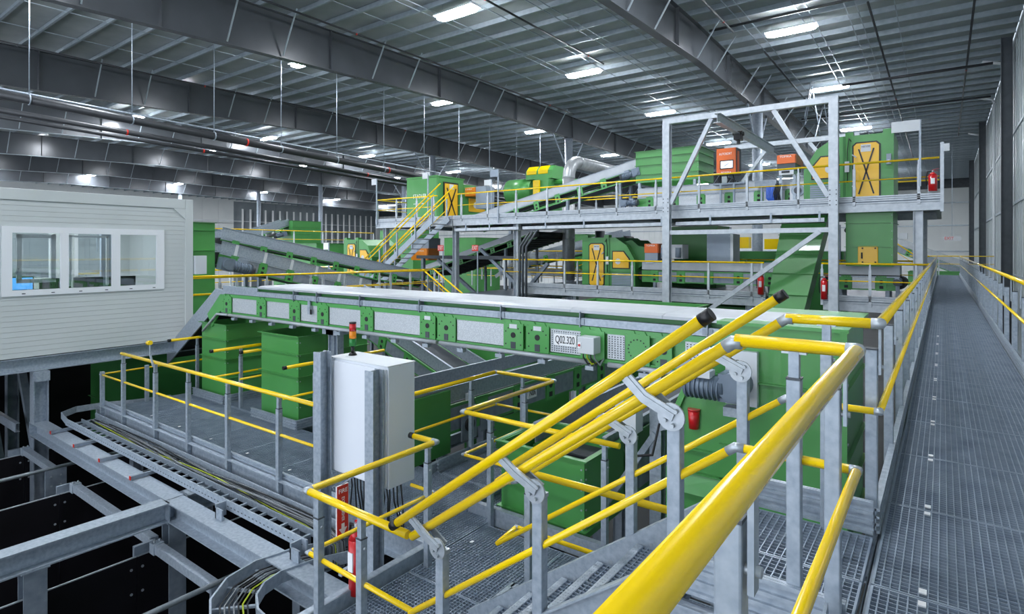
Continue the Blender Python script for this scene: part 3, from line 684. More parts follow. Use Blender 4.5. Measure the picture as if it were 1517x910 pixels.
bunker_wall('black bunker partition nearest the stairs, under the cross beam', -7.75, -2.2, (-5, -2.6, -.2, 1.6, 2.9, 5.0, 8), (-2.6, 3.0))
bunker_wall('black bunker partition in the middle, left of the cross beam', -10.65, -2.2, (-5, -2.6, -.2, 1.6, 2.95, 5.0, 8), (-1, 3.04))
bunker_wall('black bunker partition farthest left, below the cabin post', -13.25, -2.2, (-5, -2.2, .4, 3.15, 5.2, 8), (.4, 3.05))
bunker_wall('added tall dark sheet standing in for the shade below the cabin', -16.5, -.75, (-6, -3, 0, 3, 6, 9), ())  # added sheet, not a bunker wall; its black imitates the shade under the cabin
bunker_wall('black bunker partition at the bottom edge, right of the cross beam', -4.9, -2.75, (-5, -2.6, -.2, 2.2, 4.6, 8), ())
for lab, x0, x1, yy in (('galvanised square bar spanning the left bunker', -13.25, -11.45, 3.15), ('galvanised square bar spanning the middle bunker', -10.63, -7.82, 3.12), ('galvanised square bar spanning the near bunker at the bottom', -7.72, -6.1, 3.08)):
    t = T('bunker_bar', lab, 'bar', (x0, yy, -2.15))
    MB().box(x0 + .03, yy - .05, -2.17, x1, yy + .05, -2.07).part('bar_profile', 'galv', t)
    MB().box(x0 + .02, yy - .06, -2.187, x0 + .14, yy + .06, -2.06).part('end_bracket', 'galv', t)
    for q in (-.03, .03): MB().cyl((x0 + .08, yy + q, -2.06), (x0 + .08, yy + q, -2.03), .012, 6).part('bolt', 'fitting', t)
for lab, x, ya, yb in (('round steel rod above the left bunker', -11.45, -3, 4.6), ('round steel rod at the bottom left above the near bunker', -6.12, -3, 3.22)):
    t = T('bunker_rod', lab, 'rod', (x, yb, -2.05))
    MB().cyl((x, ya, -2.02), (x, yb, -2.02), .028, 10).part('rod', 'fitting', t)
    MB().box(x - .02, 2.98, ZF, x + .02, 3.26, -2.0).part('post', 'galv_dull', t)
    for z in (-2.15, -2.3, -2.5): MB().cyl((x + .02, 3.06, z), (x + .03, 3.06, z), .014, 8).cyl((x + .02, 3.18, z), (x + .03, 3.18, z), .014, 8).part('bolt', 'fitting', t)
for lab, x, y in (('galvanised stub column under the beam joint', -7.7, 3.3), ('galvanised stub column under the cross beam', -7.7, 1.9)):
    t = T('stub_column', lab, 'column', (x, y, ZF)); MB().ibeam((x, y, ZF), (x, y, BT - .245), .2, .2, up=(1, 0, 0)).part('profile', 'galv_dull', t)
    MB().box(x - .12, y - .12, BT - .255, x + .12, y + .12, BT - .242).part('cap_plate', 'galv_dull', t)
# ---- white control cabin
cb = T('control_cabin', 'large white control cabin with a three pane window on the left', 'cabin', (-14.5, 2.5, -.45))
CX, CY0, CY1, CZ0, CZ1, CXB = -13.0, -3.0, 5.95, -.42, 2.55, -16.2
wy0, wy1, wz0, wz1 = 2.78, 5.37, .667, 1.887
n = 30; hh = (CZ1 - .20 - CZ0) / n
for k in range(n):
    z0 = CZ0 + k*hh; z1 = z0 + hh - .0035; segs = [(CY0, CY1 - .16)]
    if z1 > wz0 + .05 and z0 < wz1 - .05: segs = [(CY0, wy0 + .06), (wy1 - .06, CY1 - .16)]
    for a, c_ in segs: MB().box(CX - .06, a, z0, CX, c_, z1).part('wall_panel', 'cabin', cb)
MB().box(CX - .07, CY0, CZ0, CX - .055, wy0 + .05, CZ1 - .2).box(CX - .07, wy1 - .05, CZ0, CX - .055, CY1, CZ1 - .2).box(CX - .07, wy0, CZ0, CX - .055, wy1, wz0 + .05).box(CX - .07, wy0, wz1 - .05, CX - .055, wy1, CZ1 - .2).part('inner_lining', 'cabin', cb)
MB().box(CX - .1, CY1 - .16, CZ0, CX + .025, CY1, CZ1).part('corner_post', 'cabin', cb, bevel=.008)
MB().box(CX - .1, CY0, CZ1 - .2, CX + .025, CY1 - .16, CZ1).part('top_frame', 'cabin', cb, bevel=.008)
MB().prism([(CX + .003, CY1 - .16, CZ1 - .2), (CX + .003, CY1 - .40, CZ1 - .2), (CX + .003, CY1 - .16, CZ1 - .42)], (.02, 0, 0)).part('corner_gusset', 'cabin', cb)
MB().box(CXB, CY0, CZ1 - .06, CX - .1, CY1, CZ1).part('roof_panel', 'cabin', cb)
MB().box(CXB, CY0, CZ0, CX - .07, CY1, CZ0 + .08).part('floor_panel', 'floor_cab', cb)
MB().box(CXB, CY1 - .06, CZ0, CX - .1, CY1, CZ1 - .06).part('end_wall', 'cabin', cb)
# back wall with a window band, partition and desk
for a in ((CY0, CZ0 + .08, CY1 - .06, .78), (CY0, 1.95, CY1 - .06, CZ1 - .06), (CY0, .78, 1.2, 1.95), (4.35, .78, 4.75, 1.95), (5.6, .78, CY1 - .06, 1.95)): MB().box(CXB, a[0], a[1], CXB + .06, a[2], a[3]).part('back_wall', 'cabin', cb)
for a, c_ in ((1.2, 2.75), (2.75, 4.35), (4.75, 5.6)):
    f = MB(); f.box(CXB, a, .78, CXB + .07, a + .07, 1.95).box(CXB, c_ - .07, .78, CXB + .07, c_, 1.95).box(CXB, a, .78, CXB + .07, c_, .85).box(CXB, a, 1.88, CXB + .07, c_, 1.95); fo = f.part('back_window', 'upvc', cb)
    MB().box(CXB + .03, a + .07, .85, CXB + .036, c_ - .07, 1.88).part('pane', 'glass', fo)
MB().box(-14.6, 4.75, CZ0 + .08, -14.5, 5.0, CZ1 - .06).part('locker', 'grey_box', cb)
MB().box(-14.1, .5, .66, -13.25, 5.2, .72).part('desk', 'plastic_black', cb)
MB().box(-13.75, 3.05, .72, -13.70, 3.40, .98).part('monitor', 'plastic_black', cb); MB().box(-13.70, 3.07, .74, -13.695, 3.38, .96).part('monitor_screen', 'screen', cb)
for a in (2.6, 3.55, 4.1, 4.7): MB().box(-14.0, a, .72, -13.95, a + .5, .92).part('monitor', 'plastic_black', cb)
MB().box(-15.2, 2.6, CZ1 - .10, -14.2, 4.2, CZ1 - .06).part('fill_panel', 'fill_glow', cb)  # added glowing panel that brightens the cabin interior
wf_ = MB(); ybars = [(wy0, 2.92), (3.61, 3.73), (4.43, 4.57), (5.23, wy1)]
for a, c_ in ybars: wf_.box(CX - .03, a, wz0 + .10, CX + .03, c_, wz1 - .11)
wf_.box(CX - .03, wy0, wz0, CX + .03, wy1, wz0 + .10).box(CX - .03, wy0, wz1 - .11, CX + .03, wy1, wz1)
wo = wf_.part('window_frame', 'upvc', cb)
for k, (a, c_) in enumerate(((2.92, 3.61), (3.73, 4.43), (4.57, 5.23))):
    MB().box(CX - .012, a, wz0 + .10, CX - .006, c_, wz1 - .11).part('pane', 'glass', wo)
    if k == 1:
        f = MB(); f.box(CX - .09, a + .03, wz0 + .13, CX - .05, a + .07, wz1 - .14).box(CX - .09, c_ - .07, wz0 + .13, CX - .05, c_ - .03, wz1 - .14).box(CX - .09, a + .03, wz1 - .18, CX - .05, c_ - .03, wz1 - .14); f.part('inner_sash', 'light_grey', wo)
    if k == 0:
        f = MB(); f.box(CX - .10, a + .08, wz0 + .27, CX - .05, a + .15, wz1 - .13).box(CX - .10, c_ - .12, wz0 + .27, CX - .05, c_ - .05, wz1 - .13).box(CX - .10, a + .08, wz0 + .22, CX - .05, c_ - .05, wz0 + .29).box(CX - .10, a + .08, wz1 - .2, CX - .05, c_ - .05, wz1 - .13); f.part('inner_sash', 'light_grey', wo)
        MB().bar((CX - .05, a + .1, 1.15), (CX - .02, a + .06, 1.05), .02, .02).part('handle', 'fitting', wo)
for k in range(6): y = 3.05 + .42*k; MB().box(CX + .03, y, wz0 + .03, CX + .033, y + .05, wz0 + .045).part('drain_slot', 'dark_steel', wo)
MB().box(CX - .02, 5.97, .95, CX + .1, 6.2, 1.35).part('junction_box', 'light_grey', cb)
sup = T('cabin_frame', 'galvanised steel frame carrying the white cabin', 'frame', (-13, 3.6, BT))
MB().ibeam((CX - .08, CY0, -.56), (CX - .08, CY1 + 1.6, -.56), .25, .2).part('edge_beam', 'galv', sup)
MB().ibeam((CXB + .1, CY0, -.56), (CXB + .1, CY1, -.56), .25, .2).part('edge_beam', 'galv_dull', sup)
for y in (.2, 3.62, 5.8): MB().ibeam((CXB, y, -.57), (CX - .2, y, -.57), .2, .12).part('cross_beam', 'galv_dull', sup)
MB().ibeam((-13.07, 3.32, BT), (-13.07, 3.32, -.70), .22, .22, up=(0, 1, 0)).part('leg', 'galv', sup)
MB().box(-13.17, 3.22, -.86, -12.85, 3.42, -.69).part('bearing_block', 'galv', sup)
for x, y in ((CXB + .1, 3.62), (CXB + .1, 0), (-13.05, .1)): MB().ibeam((x, y, ZF), (x, y, -.69), .2, .2).part('leg', 'galv_dull', sup)
MB().ibeam((-13.07, 3.32, ZF), (-13.07, 3.32, BT - .26), .22, .22).part('leg', 'galv_dull', sup)
MB().bar((-14.6, 3.4, -.7), (-13.4, 3.4, -2.6), .12, .12).part('brace', 'galv_dull', sup); MB().bar((-15.6, 3.0, -.7), (-14.9, 3.2, -3.2), .16, .16).part('brace', 'galv_dull', sup)
MB().chan((-16.5, 3.05, -1.72), (-13.35, 3.05, -1.72), .16, .06, .01).part('perforated_rail', 'galv', sup)
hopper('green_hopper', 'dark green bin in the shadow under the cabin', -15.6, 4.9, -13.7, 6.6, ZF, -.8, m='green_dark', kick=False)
# ================================================================== MAIN CONVEYOR Q02.320
QY0, QY1, QB, QT = 5.60, 6.60, .27, .63
cv = T('belt_conveyor', 'long green conveyor with grey guard panels and number plate across the middle', 'conveyor', (-6, 6.1, -.5))
xa, xb = -10.95, -1.55
MB().box(xa, QY0 + .02, QB, xb, QY0 + .05, QT).part('side_frame', 'green', cv)
MB().box(xa, QY1 - .05, QB, xb, QY1 - .02, QT).part('side_frame', 'green', cv)
MB().box(xa, QY0 - .015, QT - .05, xb, QY0 + .02, QT + .012).part('frame_lip', 'green_bright', cv)
MB().box(xa, QY0 - .012, QB - .01, xb, QY0 + .02, QB + .035).part('frame_lip', 'green_bright', cv)
MB().box(xa, QY0 + .10, QT - .16, xb, QY1 - .10, QT - .14).part('belt', 'rubber_dark', cv)
MB().box(xa, QY0 + .10, QB + .0, xb, QY1 - .10, QB + .02).part('return_belt', 'rubber_dark', cv)
MB().box(xa, QY0 - .03, QT + .02, xb, QY0 + .06, QT + .10).box(xa, QY1 - .06, QT + .02, xb, QY1 + .03, QT + .10).part('side_channel', 'galv', cv)
MB().box(xa + .3, QY0 + .05, QT + .10, xb, QY0 + .06, QT + .17).box(xa + .3, QY1 - .11, QT + .1, xb, QY1 - .10, QT + .17).part('skirt', 'green_dark', cv)
cvp = [(0, QY0 - .03, .785), (0, QY0 - .03, .815), (0, QY0 + .05, .835), (0, QY1 - .15, .835), (0, QY1 - .07, .815), (0, QY1 - .07, .785), (0, QY1 - .08, .785), (0, QY1 - .09, .81), (0, QY1 - .16, .825), (0, QY0 + .06, .825), (0, QY0 - .01, .81), (0, QY0 - .02, .785)]
xs = [-9.75 + 1.07*k for k in range(9)]
MB().prism([(-1.19, y, z) for _, y, z in cvp[:6]], (.01, 0, 0)).part('cover_end', 'alu', cv)
for x0, x1 in zip(xs[:-1], xs[1:]): MB().prism([(x0 + .002, y, z) for _, y, z in cvp], (x1 - x0 - .004, 0, 0)).part('cover_panel', 'alu', cv)
MB().box(xa, QY0 - .035, QT + .10, -9.75, QY0 - .015, QT + .17).part('side_channel', 'galv', cv)
GP = [(331, 344.5), (382, 395.5), (430.5, 446), (472, 488), (536, 554.5), (624, 647), (650, 676.7), (748, 777), (781.5, 815), (862, 897), (928, 964), (973, 997)]
PP = [(344.5, 382), (395.5, 430.5), (446, 472), (488, 536), (554.5, 624), (676.7, 748), (815, 862), (899, 927), (1014, 1053)]
for i, (ua, ub) in enumerate(GP):
    a, c_ = XU(ua, QY0), XU(ub, QY0); m_ = (a + c_)/2; w = c_ - a
    p = MB()
    pts = [(a, QB + .02), (c_, QB + .02), (c_, QT - .03), (c_ - w*.12, QT - .03), (c_ - w*.2, QT + .008), (m_ + w*.14, QT + .008), (m_ + w*.10, QT - .02), (m_ - w*.10, QT - .02), (m_ - w*.14, QT + .008), (a + w*.2, QT + .008), (a + w*.12, QT - .03), (a, QT - .03)]
    p.prism([(x, QY0 - .028, z) for x, z in pts], (0, .016, 0)); po_ = p.part('bearing_plate', 'green_bright', cv)
    if i == 10:
        for k in range(16): an = 2*math.pi*k/16; MB().cyl((m_ + .1*math.cos(an), QY0 - .031, .45 + .1*math.sin(an)), (m_ + .1*math.cos(an), QY0 - .028, .45 + .1*math.sin(an)), .008, 6).part('hole', 'ink', po_)
    elif i != 9:
        MB().cyl((m_, QY0 - .034, .46), (m_, QY0 - .028, .46), .034, 14).part('roller_hole', 'ink', po_)
        MB().box(m_ - .035, QY0 - .033, .30, m_ + .035, QY0 - .028, .38).part('slot', 'dark_steel', po_)
        for dx, dz in ((-.38, .5), (.38, .5), (-.38, .35), (.38, .35), (-.25, .54), (.25, .54)): MB().cyl((m_ + dx*w, QY0 - .032, dz), (m_ + dx*w, QY0 - .028, dz), .009, 6).part('bolt', 'ink', po_)
    if i in (5, 7, 8): MB().box(m_ - .055, QY0 - .031, .54, m_ + .055, QY0 - .028, .59).part('data_plate', 'light_grey', po_)
for i, (ua, ub) in enumerate(PP):
    a, c_ = XU(ua, QY0) + .01, XU(ub, QY0) - .01
    q = MB().box(a, QY0 - .004, QB + .045, c_, QY0 + .012, QT - .05).part('guard_panel', 'mesh_guard', cv)
    if i >= 6:
        h = MB(); nx = int((c_ - a)/.03); nz_ = 10
        for j in range(nx):
            for k in range(nz_): x = a + .015 + j*(c_ - a)/nx; z = QB + .06 + k*(QT - QB - .12)/nz_; h.box(x, QY0 - .0055, z, x + .014, QY0 - .004, z + .012)
        h.part('mesh_holes', 'dark_steel', q, kind='stuff')
a = XU(838, QY0); MB().box(a - .145, QY0 - .016, .40, a + .145, QY0 - .010, .53).part('number_plate', 'white', cv, 'white plate reading Q02.320')
text('Q02.320', .12, cv, (a, QY0 - .019, .462), (1, 0, 0), (0, 0, 1), 'ink', wid=.25)
for u in (438, 472, 536, 624, 745, 862, 1050):
    x = XU(u, QY0); MB().box(x - .006, QY0 - .05, QT + .0, x + .006, QY0 + .05, .80).box(x - .05, QY0 - .04, QT + .03, x + .05, QY0 - .034, QT + .09).part('cover_bracket', 'galv_dull', cv)
x = XU(462, QY0); MB().box(x - .03, QY0 - .06, .44, x + .03, QY0 - .04, .66).part('sensor', 'galv', cv); MB().box(x + .02, QY0 - .055, .44, x + .06, QY0 - .04, .52).part('sensor_head', 'plastic_black', cv)
for x0, x1 in ((-10.7, -7.05), (-7.0, -5.35), (-5.30, -3.05), (-2.85, -1.9)): MB().cyl((x0, QY0 - .05, QB - .01), (x1, QY0 - .05, QB - .01), .027, 12).part('conduit', 'alu', cv)
for k in range(14): x = -10.5 + .62*k; MB().box(x - .05, QY0 - .085, QB - .09, x + .05, QY0 - .02, QB - .045).box(x - .01, QY0 - .06, QB - .05, x + .01, QY0 - .04, QB).part('clamp', 'galv', cv)
x = XU(880, QY0); eb = MB().box(x - .10, QY0 - .19, .37, x + .10, QY0 - .03, .55).part('switch_box', 'light_grey', cv, bevel=.01)
MB().box(x - .09, QY0 - .196, .43, x - .05, QY0 - .19, .49).part('switch', 'white', eb); MB().cyl((x - .07, QY0 - .205, .46), (x - .07, QY0 - .196, .46), .014, 10).part('knob', 'red', eb)
for k in range(4): MB().tube([(x - .07 + .045*k, QY0 - .11, .37), (x - .07 + .045*k, QY0 - .11, .32), (x - .03 + .05*k, QY0 - .09, .25), (x + .06 + .03*k, QY0 - .06, .26 + .02*k)], .009, 6).part('cable', ('cable_black', 'cable_earth', 'cable_black', 'cable_grey')[k], eb)
# tail section bending down to the left
tl = [(xa, QB), (xa, QT + .08), (xa - .35, QT + .10), (-13.4, -.62), (-13.4, -1.0), (xa - .45, QB + .02)]
MB().prism([(x, QY0 + .0, z) for x, z in tl], (0, .03, 0)).part('tail_side', 'galv', cv)
MB().prism([(x, QY1 - .03, z) for x, z in tl], (0, .03, 0)).part('tail_side', 'galv', cv)
MB().prism([(xa + .02, QY0 - .03, QB + .02), (xa + .02, QY0 - .03, QT - .01), (xa - .12, QY0 - .03, QT + .0), (xa - .62, QY0 - .03, .22), (xa - .45, QY0 - .03, -.02), (xa - .12, QY0 - .03, QB + .04)], (0, .03, 0)).part('bend_plate', 'green_bright', cv)
MB().prism([(xa, QY0 + .1, QT - .15), (xa - .35, QY0 + .1, QT - .18), (-13.4, QY0 + .1, -.85), (-13.4, QY0 + .1, -.87), (xa - .35, QY0 + .1, QT - .2), (xa, QY0 + .1, QT - .17)], (0, .8, 0)).part('tail_belt', 'rubber_dark', cv)
MB().tube([(xa + .2, QY0 - .05, QB - .01), (xa - .2, QY0 - .05, QB - .02), (xa - .75, QY0 - .05, -.12)], .024, 10).part('conduit', 'alu', cv)
for x in (XU(487, QY0), XU(566, 6.6)):
    y = QY0 + .1 if x < -7.5 else QY1 - .05
    MB().ibeam((x, y, DZ), (x, y, QB), .14, .12, up=(1, 0, 0)).part('leg', 'galv', cv)
    MB().box(x - .14, y - .12, QB - .12, x + .14, y + .12, QB - .0).part('leg_head', 'galv', cv)
for x, y in ((-2.3, 5.55), (-1.75, 5.5)): MB().ibeam((x, y, DZ), (x, y, QB), .12, .12).part('leg', 'galv', cv)
MB().bar((-2.95, 5.5, -1.35), (-2.3, 5.5, -.35), .06, .06).bar((-2.3, 5.5, -.30), (-1.75, 5.5, -.1), .06, .06).part('leg_brace', 'galv', cv)
# ================================================================== BIG GREEN CHUTE AT ITS HEAD
ch = T('discharge_chute', 'big green discharge chute at the right end of the numbered conveyor', 'chute', (-1.3, 6.1, DZ))
cx0, cx1, cy0, cy1 = -1.62, -.66, 5.40, 6.95
MB().box(cx0, cy0, -1.4, cx1, cy1, .82).part('upper_body', 'green', ch)
MB().prism([(cx0 - .04, cy0 - .03, .80), (cx1 + .05, cy0 - .03, .80), (cx1 + .05, cy1, .80), (cx0 - .04, cy1, .80)], (0, 0, .03)).part('top_plate', 'green_bright', ch)
for z in (.30, -.30, -.62, -.98): MB().box(cx0 - .02, cy0 - .035, z, cx1 + .03, cy0, z + .012).box(cx1, cy0, z, cx1 + .035, cy1, z + .012).part('flange', 'green', ch)
MB().box(cx1 - .01, cy0 - .035, -1.4, cx1 + .04, cy0 + .01, .82).part('corner_flange', 'green', ch)
hp = [(-2.10, -1.4), (-2.10, -.62), (-2.02, -.40), (-2.02, -.02), (-1.94, .18), (-1.62, .30), (-1.62, -1.4)]
MB().prism([(x, cy0 + .02, z) for x, z in hp], (0, 1.3, 0)).part('drum_housing', 'green', ch)
MB().prism([(x - .045, cy0 - .02, z) for x, z in hp[:-2]] + [(-1.62, cy0 - .02, .36), (-1.62, cy0 - .02, .30)] + [(x + .01, cy0 - .02, z) for x, z in hp[:-2]][::-1], (0, .03, 0)).part('housing_flange', 'green_bright', ch)
for z in (-.40, -.62): MB().box(-2.12, cy0 - .03, z, -1.60, cy0 + .02, z + .012).part('flange', 'green', ch)
MB().prism([(-2.1, cy0 + .02, -.62), (-1.62, cy0 + .0, -.62), (-1.62, cy0 - .06, -.80), (-2.1, cy0 - .06, -.80)], (0, .03, 0)).part('deflector', 'green_bright', ch)
for k in range(9): z = -1.3 + .24*k; MB().cyl((cx1 + .04, cy0 - .01, z), (cx1 + .048, cy0 - .01, z), .012, 6).part('bolt', 'fitting', ch)
MB().cyl((-1.88, 5.40, -.20), (-1.88, 5.40, -.03), .045, 16, .055).cyl((-1.88, 5.40, -.03), (-1.88, 5.40, -.015), .058, 16).thing('red_cup', 'red', 'small red cap standing on the side of the big green chute', 'cap', group=None)
gm = T('gear_motor', 'grey blue gear motor mounted on the front of the big green chute', 'motor', (-1.5, 5.3, .25))
gx = XU(1085, 5.2)
MB().box(gx - .1, 5.335, .10, gx + .17, 5.40, .58).part('mount_plate', 'light_grey', gm)
MB().cyl((gx + .02, 5.08, .30), (gx + .02, 5.335, .30), .12, 20).box(gx - .10, 5.12, .16, gx + .10, 5.335, .40).part('gear_housing', 'motor', gm)
MB().cyl((gx - .40, 5.16, .26), (gx - .05, 5.16, .28), .095, 18).part('motor_body', 'motor', gm)
b = MB()
for k in range(8): x = gx - .38 + .04*k; b.cyl((x, 5.16, .26), (x + .012, 5.16, .26), .108, 18)
b.part('cooling_fin', 'motor', gm)
MB().box(gx - .30, 5.05, .36, gx - .15, 5.2, .42).part('terminal_box', 'light_grey', gm)
MB().box(gx - .08, 5.2, .02, gx + .08, 5.32, .10).part('torque_bracket', 'galv', gm)
MB().box(gx - .46, 5.1, .40, gx - .2, 5.3, .46).part('motor_guard', 'grey_box', gm)
MB().cyl((gx + .03, 5.2, .44), (gx + .05, 5.2, .52), .02, 8).part('vent_plug', 'plastic_black', gm)
# ================================================================== GENERIC CONVEYOR
def conveyor(label, p0, p1, w, side=1, h=.30, skirt=.22, plates=6, m='green', belt='rubber', legs=(), skm='galv', pan='galv_dull', cover=False, name='belt_conveyor', slats=0, posts=0):
    t = T(name, label, 'conveyor', p0); p0 = V(p0); p1 = V(p1); a = (p1 - p0); L = a.length; a.normalize()
    b, n = perp(a); b = b
    def at(s, o, z): return p0 + a*s + b*o + n*z
    MB().bar(at(0,0,0), at(L,0,0), w, .02).part('belt', belt, t)
    MB().bar(at(0,0,-h*.9), at(L,0,-h*.9), w*.95, .015).part('return_belt', 'rubber_dark', t)
    for s_ in (-1, 1):
        o_ = s_*(w/2 + .02)
        if pan or not plates: MB().bar(at(0,o_,-h*.5), at(L,o_,-h*.5), .03, h).part('side_frame', m, t)
        else:
            MB().bar(at(0,o_,-h*.12), at(L,o_,-h*.12), .03, h*.16).part('side_frame', m, t); MB().bar(at(0,o_,-h*.94), at(L,o_,-h*.94), .03, h*.12).part('side_frame', m, t)
        MB().bar(at(0,o_ + s_*.02,-.02), at(L,o_ + s_*.02,-.02), .03, .04).part('frame_lip', m if skirt < .3 else 'galv', t)
        MB().bar(at(0,o_,skirt/2 + .03), at(L,o_,skirt/2 + .03), .012, skirt).part('skirt', skm, t)
        MB().bar(at(0,o_,skirt + .035), at(L,o_,skirt + .035), .05, .014).part('skirt_lip', 'galv', t)
    o_ = side*(w/2 + .045)
    for k in range(plates):
        s0 = L*(k + .5)/plates; pw = min(.26, L/plates*.3)
        q = MB().bar(at(s0 - pw/2, o_, -h*.5), at(s0 + pw/2, o_, -h*.5), .02, h*1.05).part('bearing_plate', 'green_bright' if m == 'green' else m, t)
        MB().cyl(at(s0, o_ + side*.008, -h*.4), at(s0, o_ + side*.016, -h*.4), h*.12, 10).part('roller_hole', 'ink', q)
        MB().bar(at(s0 - h*.12, o_ + side*.012, -h*.78), at(s0 + h*.12, o_ + side*.012, -h*.78), .006, h*.2).part('slot', 'ink', q)
        if k < plates - 1 and pan:
            s1 = L*(k + 1)/plates; hw = L/plates/2 - pw/2 - .03
            MB().bar(at(s1 - hw, o_ - side*.012, -h*.5), at(s1 + hw, o_ - side*.012, -h*.5), .012, h*.8).part('guard_panel', pan, t)
        if posts and k % posts == 0: MB().bar(at(s0 - .05, side*(w/2 + .035), skirt*.5), at(s0 + .05, side*(w/2 + .035), skirt*.5), .012, skirt*1.2).part('skirt_stay', 'light_grey', t)
    for s_ in (0, L): MB().cyl(at(s_, -w/2, -h*.45), at(s_, w/2, -h*.45), h*.42, 14).part('end_drum', 'rubber_dark', t)
    if cover: MB().bar(at(.3,0,skirt + .1), at(L - .3,0,skirt + .1), w + .1, .03).part('cover', 'alu', t)
    for k in range(slats):
        s0 = L*(k + .5)/slats; MB().bar(at(s0, -w/2, -h*1.05), at(s0, w/2, -h*1.05), .1, .03).part('underside_slat', 'dark_steel', t)
    for s0, zf in legs:
        for s_ in (-1, 1):
            q = at(s0, s_*(w/2 + .02), -h); MB().ibeam((q.x, q.y, zf), (q.x, q.y, q.z), .12, .1).part('leg', 'galv_dull', t)
    return t
def drive(label, p, axis, s=1.0, foot=None):
    """gear box with a finned motor; axis = direction the motor points"""
    t = T('gear_motor', label, 'motor', p); p = V(p); a = V(axis).normalized(); b, n = perp(a)
    MB().cyl(p - b*.13*s, p + b*.13*s, .12*s, 16).bar(p - a*.15*s, p + a*.13*s, .2*s, .27*s).part('gear_housing', 'motor', t)
    MB().cyl(p + a*.12*s, p + a*.55*s, .11*s, 16).part('motor_body', 'motor', t)
    f = MB()
    for k in range(7): f.cyl(p + a*(.18 + .05*k)*s, p + a*(.195 + .05*k)*s, .125*s, 14)
    f.part('cooling_fin', 'motor', t)
    MB().cyl(p + a*.55*s, p + a*.62*s, .12*s, 16).part('fan_cowl', 'dark_steel', t)
    if foot is not None: MB().box(p.x - .05, p.y - .05, foot, p.x + .05, p.y + .05, p.z - .1*s).box(p.x - .14, p.y - .14, foot, p.x + .14, p.y + .14, foot + .02).part('foot_bracket', 'galv_dull', t)
    MB().bar(p + a*.25*s + n*.14*s, p + a*.42*s + n*.14*s, .12*s, .08*s).part('terminal_box', 'grey_box', t)
    return t
# conveyors on and below the lower deck
t = conveyor('dark belt conveyor behind the white cabinet, with tall galvanised side walls', (-6.05, 5.35, -.72), (-6.05, 13.0, -.80), .80, side=-1, h=.42, skirt=.22, plates=8, belt='rubber', legs=((1.5, ZF), (6, ZF)))
for yy in (5.30,):
    q = MB().box(-5.62, 5.25, -1.38, -5.57, 6.05, -.50).part('end_panel', 'green', t)
    MB().box(-5.60, 6.30, -1.30, -5.575, 6.62, -.82).part('bearing_housing', 'galv_dull', t)
    MB().cyl((-5.575, 6.46, -1.08), (-5.55, 6.46, -1.08), .10, 16).part('bearing', 'plastic_black', t)
    MB().box(-5.60, 6.72, -1.25, -5.572, 7.05, -.9).part('inspection_panel', 'galv_dull', t)
    MB().box(-5.60, 6.40, -.72, -5.55, 6.50, -.62).part('sensor', 'light_grey', t)
q = MB().box(-5.585, 7.95, -1.02, -5.565, 8.2, -.86).part('number_plate', 'white', t, 'white plate reading N06')
text('N06', .13, t, (-5.560, 8.075, -.94), (0, 1, 0), (0, 0, 1), 'ink', wid=.18)
t = conveyor('dark belt conveyor running away from the low green hopper, under the numbered conveyor', (-3.34, 5.55, -.78), (-3.34, 15.0, -.70), .85, side=-1, h=.45, skirt=.22, plates=8, legs=((2.2, ZF), (6.5, ZF)))
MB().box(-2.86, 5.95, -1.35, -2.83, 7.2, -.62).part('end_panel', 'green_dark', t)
MB().box(-2.82, 6.2, -1.25, -2.79, 6.7, -.85).part('inspection_panel', 'galv_dull', t)
drive('small dark gear motor under the belt conveyor beyond the stair', (-2.6, 6.6, -1.15), (0, 1, 0), .8)
t = T('junction_box', 'small grey junction box on the conveyor leg behind the stair', 'electrical box', (-2.45, 5.3, -.3))
MB().box(-2.62, 5.25, -.32, -2.40, 5.42, -.06).part('body', 'light_grey', t); MB().tube([(-2.5, 5.3, -.32), (-2.45, 5.28, -.55), (-2.25, 5.3, -.5), (-2.2, 5.35, -.2)], .012, 6).part('cable', 'cable_black', t)
hopper('green_hopper', 'wide green bin behind the belt with tall side walls', -8.6, 9.8, -6.9, 11.5, -3, .05, kick=False, ribs=(.8,))
hopper('green_hopper', 'green bin under the middle of the numbered conveyor', -7.3, 12.5, -4.4, 13.5, -3, .2, kick=False, ribs=(.8,))

conveyor('grey conveyor descending right below the numbered conveyor, behind the cabinet', (-12.5, 9.6, .25), (-6.9, 9.0, -1.5), .9, side=-1, h=.34, skirt=.26, plates=6, skm='galv', legs=((1.2, ZF), (4.5, ZF)))
